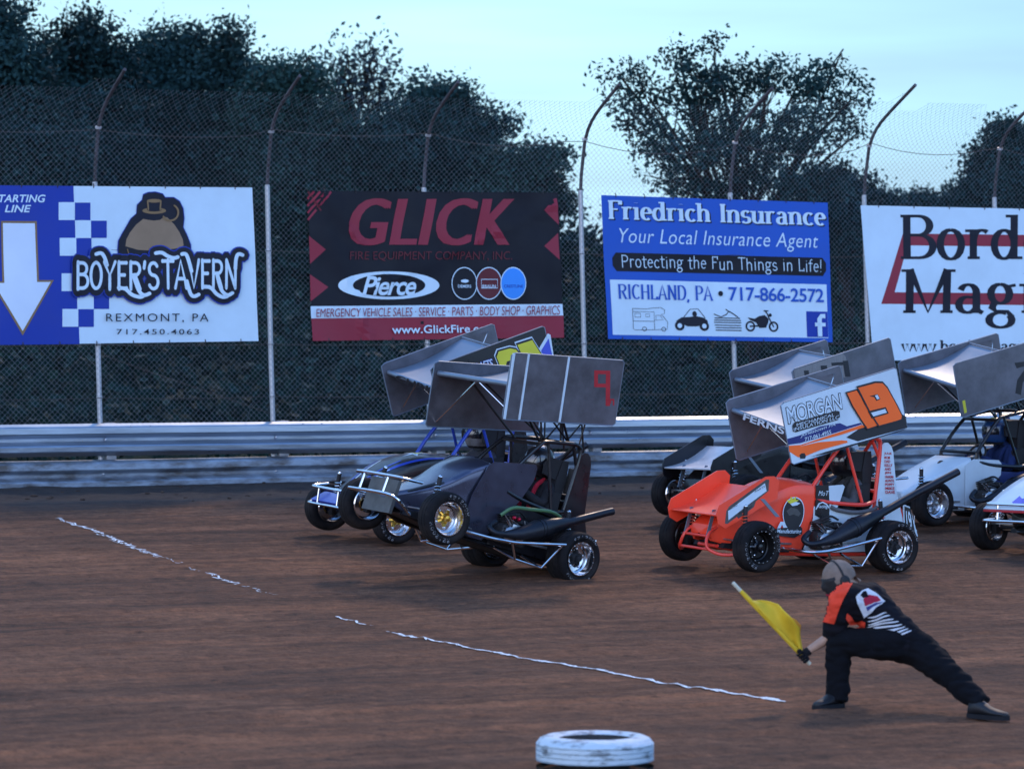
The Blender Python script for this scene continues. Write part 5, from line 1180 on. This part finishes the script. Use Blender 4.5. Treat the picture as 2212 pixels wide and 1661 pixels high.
# ================================================================== PEOPLE
SKIN_M = mat('skin', (.36, .22, .16), .55, var=.1, scale=20)
def skin(name, nodes, edges, m, parent=None, sub=2, M_=None):
    """one continuous surface grown round a jointed skeleton: nodes {joint: (position, radius or (rx, ry))}"""
    keys = list(nodes); me = bpy.data.meshes.new('skeleton'); me.from_pydata([tuple(nodes[k][0]) for k in keys], [(keys.index(a), keys.index(b)) for a, b in edges], [])
    t = bpy.data.objects.new('skeleton', me); COL.objects.link(t)
    md = t.modifiers.new('skin', 'SKIN'); md.use_smooth_shade = True; md.branch_smoothing = .3
    for i, k in enumerate(keys):
        r = nodes[k][1]; me.skin_vertices[0].data[i].radius = r if isinstance(r, tuple) else (r, r); me.skin_vertices[0].data[i].use_root = (i == 0)
    sb = t.modifiers.new('sub', 'SUBSURF'); sb.levels = sub; sb.render_levels = sub
    dg = bpy.context.evaluated_depsgraph_get(); dg.update(); ev = t.evaluated_get(dg); out = bpy.data.meshes.new_from_object(ev, depsgraph=dg); out.name = name
    bpy.data.objects.remove(t)
    out.materials.clear()
    for x in (m if isinstance(m, (list, tuple)) else [m]): out.materials.append(x)
    out.polygons.foreach_set('use_smooth', [True] * len(out.polygons)); out.update()
    o = bpy.data.objects.new(name, out); COL.objects.link(o)
    if parent is not None: o.parent = parent
    if M_ is not None: o.matrix_world = M_
    return o
def chain(*k): return list(zip(k, k[1:]))
from mathutils import noise as mnoise
def wrinkle(o, amp, sc, seed=0.0):
    me = o.data; nn = [v.normal.copy() for v in me.vertices]
    for v, n_ in zip(me.vertices, nn):
        p = v.co * sc + Vector((seed, seed * 2, 0)); q = Vector((p.x * .7, p.y, p.z * 1.5)); f = mnoise.noise(q) + .5 * mnoise.noise(q * 2.3)
        v.co += n_ * amp * (abs(f) * 1.6 - .45)
    me.update()
def cloth_body(name, chains, m, parent, voxel=.011, amp=.0, sc=8.0, seed=0.0):
    """garment: rounded limbs melted into one continuous surface, then creased"""
    mb = MB()
    for ch in chains:
        P = [Vector(p) for p, r in ch]; r_ = [r for p, r in ch]; path = catmull(P, 5); rr = []
        for i in range(len(P) - 1): rr += [r_[i] + (r_[i + 1] - r_[i]) * q / 5 for q in range(5)]
        rr.append(r_[-1]); mb.tube(path, rr, m, 18)
        for p, r in ch[:1]: mb.ball(p, r * .99, m, 18)
    o = mb.build('garment', None, 0); md = o.modifiers.new('r', 'REMESH'); md.mode = 'VOXEL'; md.voxel_size = voxel
    sm = o.modifiers.new('s', 'SMOOTH'); sm.factor = .6; sm.iterations = 10
    dg = bpy.context.evaluated_depsgraph_get(); dg.update(); me = bpy.data.meshes.new_from_object(o.evaluated_get(dg), depsgraph=dg); bpy.data.objects.remove(o)
    me.name = name; me.materials.clear(); me.materials.append(m); me.polygons.foreach_set('use_smooth', [True] * len(me.polygons)); me.update()
    o = bpy.data.objects.new(name, me); COL.objects.link(o); o.parent = parent
    if amp: wrinkle(o, amp, sc, seed)
    return o
# ---- drivers, one in each cockpit
def driver(C, label, suit, helm, visor, helm2=None, dz=0.0, stripe=None, hx=.10):
    V = lambda x, y, z: Vector((x, y, z + dz)); n = dict(hip=(V(.08, 0, .34), .10), waist=(V(.06, 0, .48), (.11, .09)), chest=(V(.055, 0, .62), (.14, .10)), neck=(V(.07, 0, .735), .05), head=(V(hx - .01, 0, .82), .075), crown=(V(hx, 0, .88), .06))
    e = chain('hip', 'waist', 'chest', 'neck', 'head', 'crown')
    for s, y in (('l', 1), ('r', -1)):
        n.update({s + 'sh': (V(.06, .145 * y, .675), .058), s + 'el': (V(.16, .205 * y, .52), .045), s + 'wr': (V(.33, .135 * y, .585), .032), s + 'pm': (V(.375, .118 * y, .60), (.036, .022)), s + 'hp': (V(.14, .09 * y, .33), .085), s + 'kn': (V(.48, .13 * y, .43), .06), s + 'an': (V(.82, .10 * y, .25), .042), s + 'to': (V(.92, .10 * y, .30), .03)})
        e += chain('chest', s + 'sh', s + 'el', s + 'wr', s + 'pm') + chain('hip', s + 'hp', s + 'kn', s + 'an', s + 'to')
        for i in range(4):
            a = f'{s}f{i}'; off = Vector((0, (.012) * y, .028 - i * .017)); n[a + 'a'] = (n[s + 'pm'][0] + off + Vector((.025, .004 * y, 0)), .0095); n[a + 'b'] = (n[s + 'pm'][0] + off + Vector((.045, -.012 * y, .002)), .0085); n[a + 'c'] = (n[s + 'pm'][0] + off + Vector((.035, -.032 * y, .004)), .0075); e += chain(s + 'pm', a + 'a', a + 'b', a + 'c')
        n[s + 't1'] = (n[s + 'pm'][0] + Vector((.005, -.025 * y, .025)), .010); n[s + 't2'] = (n[s + 'pm'][0] + Vector((.028, -.036 * y, .03)), .009); e += chain(s + 'pm', s + 't1', s + 't2')
    o = skin('person', n, e, suit, None, 2, C['M']); tag(o, label, 'person', 'drivers strapped into the race cars')
    h = MB(); c = V(hx, 0, .865)
    def shell(u, v, k=1.0):
        th = math.pi * (.0 + .80 * v); ph = 2 * math.pi * u; x = math.sin(th) * math.cos(ph); y = math.sin(th) * math.sin(ph); z = math.cos(th)
        fx = .135 if x > 0 else .125; p = Vector((x * fx * (1 + .10 * max(0, -z) * (x > 0)), y * .108, z * (.125 if z > 0 else .15)))
        return c + p * k
    h.grid(lambda u, v: shell(u, v), 28, 18, helm); h.grid(lambda u, v: shell(.5 + (u - .5) * 1.0, .92 + .08 * v, 1.02 - .0 * v), 28, 2, blackm)
    ho = h.build('helmet', o, 60)
    if helm2: s = MB(); s.grid(lambda u, v: shell(-.18 + .36 * u, .10 + .18 * v, 1.012), 12, 6, helm2); s.grid(lambda u, v: shell(.32 + .36 * u, .42 + .14 * v, 1.012), 12, 6, helm2); s.build('helmet_stripe', ho, 60)
    s = MB(); s.grid(lambda u, v: shell(-.20 + .40 * u, .50 + .22 * v, 1.016), 16, 6, visor); s.build('visor', ho, 60)
    if stripe:
        s = MB()
        for y in (1, -1): s.tube(catmull([V(.075, .06 * y, .73), V(.15, .07 * y, .66), V(.165, .06 * y, .52), V(.15, .05 * y, .42)], 4), .018, stripe, 6)
        s.build('harness', o)
dark_visor = mat('visor', (.01, .012, .018), .12, 0, coat=1.0, rvar=.04, scale=5)
suit = lambda n, c: mat('suit_' + n, c, .85, var=.2, scale=16, bump=.35, bscale=18)
driver(car9, 'driver in the black car with lifted wheels, black helmet and red harness', suit('black', (.02, .02, .024)), blackp, dark_visor, WHITEP, .03, suit('red', (.42, .02, .04)), .12)
driver(car21, 'driver of the black and blue car, grey helmet under the wing', suit('charcoal', (.04, .04, .05)), mat('grey_helmet', (.14, .14, .15), .4, var=.35, scale=18, coat=.3), dark_visor, None, .0, None, .12)
driver(car19, 'driver in the orange car with a plain black helmet', suit('grey', (.07, .075, .085)), blackp, dark_visor, None, -.01, suit('dark', (.03, .03, .03)), .10)
driver(carD, 'driver of the black car with silver nose wing, black helmet with pale checks', suit('black', (.02, .02, .024)), mat('checked_helmet', (.02, .02, .03), .4, col2=(.35, .45, .65), scale=16, sharp=(.55, .58)), dark_visor, None, -.02)
driver(carE, 'driver in the white car wearing a blue suit and yellow and blue helmet', suit('blue', (.014, .030, .11)), mat('blue_helmet', (.012, .05, .16), .3, coat=.6, rvar=.1, scale=7), dark_visor, mat('yellow_helmet', (.50, .50, .05), .3, coat=.6, rvar=.1, scale=7), -.03, suit('blue2', (.014, .028, .10)), .17)

# ---- the flagman, lunging to the left with his back towards us
J = lambda x, y, Y: at_depth(x, y, Y)
G1, G2 = on_ground(1796, 1527), on_ground(2138, 1545); z1, z2 = track_z(G1), track_z(G2)
body = dict(hip=(J(1952, 1392, 22.05), .125), waist=(J(1920, 1352, 22.06), (.13, .11)), chest=(J(1876, 1306, 22.10), (.16, .12)), neck=(J(1838, 1266, 22.14), .055), head=(J(1814, 1252, 22.15), .085), crown=(J(1815, 1232, 22.16), .07),
    lsh=(J(1822, 1290, 21.98), .07), lel=(J(1799, 1372, 22.08), .045), lwr=(J(1748, 1404, 22.10), .03), lpm=(J(1733, 1413, 22.10), (.036, .022)),
    rsh=(J(1886, 1290, 22.28), .066), rel=(J(1886, 1338, 22.50), .042), rwr=(J(1874, 1332, 22.66), .03), rpm=(J(1868, 1326, 22.72), (.036, .022)),
    lhp=(J(1922, 1393, 21.98), .10), lkn=(J(1813, 1387, 22.05), .07), lan=(J(1806, 1498, 22.03), .05), lto=(J(1785, 1518, 22.02), .022),
    rhp=(J(1978, 1402, 22.05), .10), rkn=(J(2052, 1450, 21.82), .068), ran=(J(2108, 1518, 21.66), .048), rto=(J(2140, 1530, 21.60), .022))
be = chain('hip', 'waist', 'chest', 'neck', 'head', 'crown') + chain('chest', 'lsh', 'lel', 'lwr', 'lpm') + chain('chest', 'rsh', 'rel', 'rwr', 'rpm') + chain('hip', 'lhp', 'lkn', 'lan', 'lto') + chain('hip', 'rhp', 'rkn', 'ran', 'rto')
nb = {k: (p, tuple(q * (.62 if k in ('hip', 'waist', 'chest', 'lhp', 'rhp', 'lsh', 'rsh') else .84) for q in (r if isinstance(r, tuple) else (r, r)))) for k, (p, r) in body.items()}
flag_pt = lambda t: J(1583 + (1750 - 1583) * t, 1258 + (1434 - 1258) * t, 22.02 + .07 * t)
sd = (flag_pt(1) - flag_pt(0)).normalized(); hand_c = flag_pt(.905); out = Vector((0, -1, 0)); out = (out - sd * out.dot(sd)).normalized(); side = sd.cross(out)
fing = {}; fe = []
for i in range(4):
    b = hand_c + sd * (-.028 + i * .0195); L_f = (1.0, 1.08, 1.0, .85)[i]; prev = None
    for j, a in enumerate((150, 95, 35, -35, -95)):
        p = b + (side * math.cos(R(a)) - out * -math.sin(R(a))) * .021 * (1 if j < 4 else .9); fing[f'f{i}{j}'] = (p, .0098 - .0006 * j)
        if prev: fe.append((prev, f'f{i}{j}'))
        prev = f'f{i}{j}'
person = skin('person', nb, be, SKIN_M); tag(person, 'flagman in orange and black shirt lunging low on the track with a yellow flag', 'person')
# gloved left hand closed round the stick: palm, four bent fingers and a thumb
gl = mat('glove', (.007, .007, .010), .8, var=.3, scale=30)
pn = dict(wrist=(J(1752, 1402, 22.10), .033), heel=(J(1743, 1408, 22.10), (.036, .028)), palm=(hand_c - side * -.024 + Vector((.008, .02, .008)), (.042, .024)))
palm_c = pn['palm'][0]; gn = dict(pn); ge = chain('wrist', 'heel', 'palm')
for i in range(4): ge.append(('palm', f'f{i}0'))
gn.update(fing); ge += fe
gn.update(t0=(palm_c + sd * -.03 - side * .012, .013), t1=(hand_c + sd * -.045 + out * .014, .012), t2=(hand_c + sd * -.042 + out * .022 - side * .022, .010)); ge += chain('palm', 't0', 't1', 't2')
skin('glove', gn, ge, gl, person, 2)
rg = dict(w=(body['rwr'][0], .034), p=(body['rpm'][0], (.042, .026))); rge = [('w', 'p')]
for i in range(4):
    a = body['rpm'][0] + Vector((-.03, .01, .03 - .019 * i)); rg[f'a{i}'] = (a, .010); rg[f'b{i}'] = (a + Vector((-.03, .005, -.012)), .009); rg[f'c{i}'] = (a + Vector((-.035, .005, -.04)), .008); rge += chain('p', f'a{i}', f'b{i}', f'c{i}')
rg['t0'] = (body['rpm'][0] + Vector((0, -.02, .035)), .012); rg['t1'] = (body['rpm'][0] + Vector((-.025, -.025, .04)), .010); rge += chain('p', 't0', 't1'); skin('glove', rg, rge, gl, person, 2)
# shirt
SH_B = mat('shirt_black', (.005, .005, .009), .9, var=.3, scale=12, bump=.5, bscale=9); SH_O = mat('shirt_orange', (.72, .06, .03), .85, var=.12, scale=10, bump=.5, bscale=9); SH_W = mat('shirt_white', (.55, .58, .64), .85, var=.1, scale=10); SH_R = mat('shirt_red', (.36, .02, .05), .85, var=.15, scale=10)
sn = {k: (body[k][0], body[k][1]) for k in ('hip', 'waist', 'chest', 'neck', 'lsh', 'rsh')}
sn['hip'] = (J(1948, 1380, 22.05), (.132, .12)); sn['waist'] = (body['waist'][0], (.128, .112)); sn['chest'] = (body['chest'][0], (.15, .12)); sn['neck'] = (J(1843, 1270, 22.13), .062)
sn['lsh'] = (body['lsh'][0], .078); sn['rsh'] = (body['rsh'][0], .082); sn['lcu'] = (body['lsh'][0].lerp(body['lel'][0], .82), .074); sn['lmi'] = (body['lsh'][0].lerp(body['lel'][0], .45), .078); sn['lc2'] = (body['lsh'][0].lerp(body['lel'][0], 1.05), .066)
sn['rmi'] = (body['rsh'][0].lerp(body['rel'][0], .5), .075); sn['rcu'] = (body['rsh'][0].lerp(body['rel'][0], .95), .068)
sn['lo'] = (J(1956, 1388, 22.05), .128)
def rr_(k): q = sn[k]; return (q[0], q[1] if not isinstance(q[1], tuple) else sum(q[1]) / 2)
shl = (body['lsh'][0].lerp(body['chest'][0], .45), .115); shr = (body['rsh'][0].lerp(body['chest'][0], .45), .115)
shirt = cloth_body('shirt', [[rr_('lo'), rr_('hip'), rr_('waist'), (rr_('chest')[0], .132), (rr_('chest')[0].lerp(rr_('neck')[0], .6), .10), rr_('neck')], [(rr_('chest')[0], .13), shl, rr_('lsh'), rr_('lmi'), rr_('lcu'), rr_('lc2')], [(rr_('chest')[0], .13), shr, rr_('rsh'), rr_('rmi'), rr_('rcu')]], SH_B, person, .010, .011, 9.0, 3.1)
bv = BVHTree.FromPolygons([v.co[:] for v in shirt.data.vertices], [p.vertices[:] for p in shirt.data.polygons])
def on_shirt(px, py, lift):
    p = J(px, py, 22.05); h, nrm, _, _ = bv.ray_cast(Vector((p.x, 20.5, p.z)), Vector((0, 1, 0)))
    if h is None:
        h, nrm, _, _ = bv.find_nearest(p)
    return h + (nrm if nrm.y < 0 else -nrm) * (.003 + lift * .0012)
sa = Art([(1740, 1220), (2000, 1220), (2000, 1440), (1740, 1440)], lambda u, v, l: on_shirt(1740 + 260 * u, 1220 + 220 * v, l), (90, 80))
pc = lambda *q: poly2d([((1740 + x / 4.152) * .8848, (1350 + y / 4.152) * .8848) for x, y in q])
sa.put(pc((1235, 300), (1290, 282), (1420, 290), (1370, 340), (1320, 410), (1280, 500), (1245, 610), (1222, 705), (1112, 690), (1130, 600), (1155, 470), (1180, 370)), SH_O)
sa.put(pc((1340, 590), (1380, 620), (1440, 690), (1500, 670), (1540, 690), (1545, 890), (1500, 870), (1440, 810), (1470, 770), (1400, 740), (1330, 650)), SH_O)
sa.put(pc((1425, 420), (1490, 370), (1560, 355), (1640, 400), (1735, 480), (1700, 510), (1640, 540), (1590, 590), (1520, 640), (1480, 560), (1440, 490)), SH_W)
sa.put(pc((1500, 450), (1560, 410), (1650, 430), (1690, 470), (1590, 500), (1520, 520)), SH_R); sa.put(pc((1500, 380), (1530, 375), (1560, 430), (1500, 440), (1470, 410)), SH_B); sa.put(pc((1530, 530), (1640, 490), (1720, 490), (1610, 530), (1550, 570)), DBLUE)
r9 = random.Random(4)
for i in range(8):
    y0 = 640 + i * 34; x0 = 1530 + 4 * i; x1 = 1770 + i * 32; w = 15 + i * 1.1
    if i < 3: x0 += 30; x1 -= 20
    pts = [(x0 + (x1 - x0) * t, y0 - .22 * (x1 - x0) * t + 10 * math.sin(t * 5 + i * .8)) for t in [q / 9 for q in range(10)]]
    v2 = []
    for q, (x, y) in enumerate(pts): ww = w * math.sin(math.pi * (q + .6) / 10.2) ** .6; v2 += [(x, y - ww / 2), (x, y + ww / 2)]
    sa.put(([((1740 + x / 4.152) * .8848, (1350 + y / 4.152) * .8848) for x, y in v2], [[2 * q, 2 * q + 2, 2 * q + 3, 2 * q + 1] for q in range(9)]), SH_W, step=False, lift=1)
sa.mb.build('shirt_print', shirt, ang=0)
# trousers and shoes
TRS = mat('trousers', (.003, .0035, .006), .95, var=.3, scale=9, bump=.6, bscale=10)
tn = dict(hip=(J(1952, 1388, 22.05), (.128, .122)), top=(J(1946, 1381, 22.06), (.124, .118)), belt=(J(1941, 1376, 22.06), (.118, .11)), lhp=(J(1908, 1389, 21.99), .105), lmid=(J(1862, 1388, 22.0), .094), lkn=(J(1815, 1388, 22.04), .081), lcf=(J(1811, 1440, 22.04), .075), lan=(J(1808, 1490, 22.03), .073), lhem=(J(1806, 1512, 22.03), .074), rhp=(J(1988, 1406, 22.0), .112), rmid=(J(2022, 1434, 21.91), .097), rkn=(J(2054, 1461, 21.82), .082), rcf=(J(2086, 1490, 21.74), .072), ran=(J(2112, 1513, 21.67), .066), rhem=(J(2122, 1522, 21.65), .065))
def tt(*ks): return [(tn[k][0], tn[k][1] if not isinstance(tn[k][1], tuple) else sum(tn[k][1]) / 2) for k in ks]
cloth_body('trousers', [tt('belt', 'top', 'hip'), tt('hip', 'lhp', 'lmid', 'lkn', 'lcf', 'lan', 'lhem'), tt('hip', 'rhp', 'rmid', 'rkn', 'rcf', 'ran', 'rhem')], TRS, person, .011, .017, 8.0, 1.7)
SHO = mat('shoe', (.006, .006, .009), .6, var=.3, scale=14); SOLE = mat('shoe_sole', (.012, .013, .017), .8, var=.2, scale=20)
def shoe(heel, toe, ankle, zg):
    d = (toe - heel); d.z = 0; L = d.length; d.normalize(); s_ = Vector((-d.y, d.x, 0)); mb = MB()
    def ring(t, w, h, m, z0):
        return [heel + d * (t * L) + s_ * (w * math.cos(a)) + Vector((0, 0, zg - heel.z + z0 + (h - z0) * (.5 + .5 * math.sin(a)))) for a in [2 * math.pi * i / 14 for i in range(14)]]
    secs = [(-.04, .02, .06), (.02, .036, .095), (.2, .039, .11), (.4, .041, .09), (.6, .046, .068), (.8, .044, .055), (.95, .034, .048), (1.02, .012, .036)]
    rs = [ring(t, w, h, SHO, .018) for t, w, h in secs]; k = len(rs)
    mb.add([p for r in rs for p in r], [[i * 14 + j, i * 14 + (j + 1) % 14, (i + 1) * 14 + (j + 1) % 14, (i + 1) * 14 + j] for i in range(k - 1) for j in range(14)] + [list(range(14)), [(k - 1) * 14 + j for j in range(14)]], SHO)
    o = mb.build('shoe', person, 50)
    so = MB(); prof = [(-.05, .02), (0, .044), (.2, .046), (.4, .046), (.62, .055), (.82, .053), (.98, .036), (1.05, .01)]
    pl = [(t * L, w) for t, w in prof] + [(t * L, -w) for t, w in prof[::-1]]
    so.slab(pl, 0, .026, SOLE, lambda a, b, y: heel + d * a + s_ * b + Vector((0, 0, zg - heel.z + y))); so.build('sole', o, 30)
shoe(Vector((G1.x + .05, 22.06, z1)), Vector((G1.x - .10, 21.90, z1)), None, z1)
shoe(Vector((J(2098, 1500, 21.62).x, 21.66, z2)), Vector((J(2176, 1500, 21.5).x, 21.50, z2)), None, z2)
# head: face turned left, cap on, dark mask and headset
HC = J(1812, 1252, 22.15); HR = (Matrix.Rotation(R(200), 3, 'Z') @ Matrix.Rotation(R(20), 3, 'Y')) @ Matrix.Scale(.93, 3)      # local x = where he looks
hd = MB()
def headp(u, v):
    th = math.pi * v; ph = 2 * math.pi * u; x, y, z = math.sin(th) * math.cos(ph), math.sin(th) * math.sin(ph), math.cos(th)
    p = Vector((x * .098, y * .078, z * .118))
    if z < -.1: p.x += .022 * (x > -.2) * min(1, -z); p.y *= 1 - .28 * min(1, -z)
    if abs(ph if ph < math.pi else ph - 2 * math.pi) < .30 and -.32 < z < .12: p.x += .022 * (1 - abs(z + .15) / .27) if abs(z + .15) < .27 else 0
    return HC + HR @ p
hd.grid(headp, 32, 20, SKIN_M)
for sy in (1, -1):
    hd.ball(HC + HR @ Vector((-.005, .080 * sy, -.01)), .028, SKIN_M, 10, (.6, .35, 1), HR); hd.ball(HC + HR @ Vector((.088, .032 * sy, .012)), .011, WHITEP, 8)
hd.tube([HC + HR @ Vector((.103, .022, -.062)), HC + HR @ Vector((.110, 0, -.062)), HC + HR @ Vector((.103, -.022, -.062))], .006, SH_R, 6)
ho = hd.build('head', person, 60)
CAP = mat('cap_cloth', (.20, .15, .125), .9, var=.2, scale=14, bump=.4, bscale=24)
cp = MB(); cp.grid(lambda u, v: HC + HR @ Vector((math.sin(1.72 * v) * math.cos(2 * math.pi * u) * .112 - .006, math.sin(1.72 * v) * math.sin(2 * math.pi * u) * .094, .012 + math.cos(1.72 * v) * .118)), 26, 10, CAP)
cp.grid(lambda u, v: HC + HR @ Vector((-.085 - .055 * v * math.cos((u - .5) * 2.2), (u - .5) * .15 * (1 - .1 * v), .0 - .05 * v)), 10, 4, CAP); cp.ball(HC + HR @ Vector((-.005, 0, .13)), .008, CAP, 8); cp.build('cap', person, 60)
mk = MB(); mk.grid(lambda u, v: HC + HR @ (Vector((.104 * math.cos((u - .5) * 2.2) + .006 + (.02 if .3 < v < .6 and .4 < u < .6 else 0), .088 * math.sin((u - .5) * 2.2), .045 - .135 * v))), 14, 6, blackm); mo = mk.build('face_mask', person, 60); mo.modifiers.new('thick', 'SOLIDIFY').thickness = .005
hs = MB()
for sy in (1, -1): hs.ball(HC + HR @ Vector((.0, .092 * sy, -.005)), .036, blackm, 12, (1, .55, 1.15), HR)
hs.tube([HC + HR @ Vector((.0, .096 * math.cos(a), -.0 + .128 * math.sin(a))) for a in [math.pi * i / 12 for i in range(13)]], .008, blackm, 6); hs.tube([HC + HR @ Vector((.02, .095, -.03)), HC + HR @ Vector((.10, .06, -.08))], .006, blackm, 6); hs.build('headset', person)
# ---- flag held in the hand
fl = empty('flag', Matrix.Translation(flag_pt(1))); tag(fl, 'yellow flag half furled round a pale stick in the gloved hand', 'flag')
def to_flag(o): o.parent = fl; o.matrix_parent_inverse = fl.matrix_world.inverted(); return o
to_flag(MB().tube([flag_pt(-.0), flag_pt(.5), flag_pt(1.0)], [.011, .0115, .0115], mat('pale_stick', (.50, .50, .40), .5, var=.15, scale=12), 10).build('stick'))
FY = mat('flag_yellow', (.60, .40, .015), .75, var=.12, scale=7, bump=.3, bscale=10); FY2 = mat('flag_orange', (.60, .27, .03), .75, var=.1, scale=7)
fm = MB(); perp = (Vector((1, 0, 0)) - sd * sd.x).normalized() 
def cloth(u, v, m=None):
    t = .235 + .655 * u; w = (.0 + .115 * min(1, u / .28) ** .8 if u < .28 else .115 - .012 * (u - .28) / .4 if u < .68 else .11 * (1 - (u - .68) / .36)); w = max(w, .012)
    p = flag_pt(t) + perp * (w * v) + Vector((0, -.018 * math.sin(v * 5 + u * 5) + .03 * math.sin(u * 9) * v, .006 * math.sin(u * 14) * v)); return p
fm.grid(lambda u, v: cloth(u, v), 26, 10, FY); fm.tube([flag_pt(.10 + .8 * i / 10) - Vector((0, .0, 0)) for i in range(11)], [.012] + [.0145] * 9 + [.012], FY, 8)
o = to_flag(fm.build('cloth', None, 60)); o.modifiers.new('thick', 'SOLIDIFY').thickness = .003
f2 = MB(); f2.grid(lambda u, v: cloth(.45 + .4 * u, .80 + .35 * v * math.sin(math.pi * u)) + Vector((0, .02, 0)), 10, 4, FY2); o = to_flag(f2.build('hem', None, 60)); o.modifiers.new('thick', 'SOLIDIFY').thickness = .003

# ================================================================== white painted tyre lying on the infield edge
tp = on_ground(1285, 1664); tz = track_z(tp)
PT = mat('tyre_white_paint', (.48, .58, .66), .6, col2=(.10, .12, .14), scale=9, bump=.5, bscale=30, sharp=(.52, .66), stretch=(1, 1, 3), detail=8, rvar=.1)
RB = mat('tyre_black', (.02, .02, .022), .85, col2=(.06, .055, .05), scale=9, bump=.3, bscale=40)
Mt = Matrix.Translation((tp.x, tp.y, tz)) @ Matrix.Rotation(R(90), 4, 'X')
prof = [(.196, .183), (.225, .200), (.26, .198), (.292, .185), (.306, .165)]
for z in (.156, .130, .104, .078): prof += [(.311, z + .005), (.3115, z + .003), (.300, z + .002), (.300, z - .003), (.3115, z - .005)]
pass
root = empty('painted_tyre', Matrix.Translation((tp.x, tp.y, tz))); tag(root, 'white painted car tyre lying flat on the dirt at the bottom edge', 'tyre')
def to_t(o): o.parent = root; o.matrix_parent_inverse = root.matrix_world.inverted(); return o
Mz = Matrix.Translation((tp.x, tp.y, tz)) @ Matrix.Rotation(R(90), 4, 'X')
to_t(MB().lathe(prof, PT, Mz, 72).build('painted_tread', None, 50))
to_t(MB().lathe([(.311, .04), (.309, .026), (.305, .02), (.298, .014), (.285, .012), (.26, .002), (.22, .0), (.19, .01), (.178, .03), (.20, .05), (.27, .07), (.285, .1), (.27, .14), (.20, .12), (.168, .13), (.172, .150), (.18, .168), (.196, .183)], RB, Mz, 72).build('tyre_wall', None, 50))
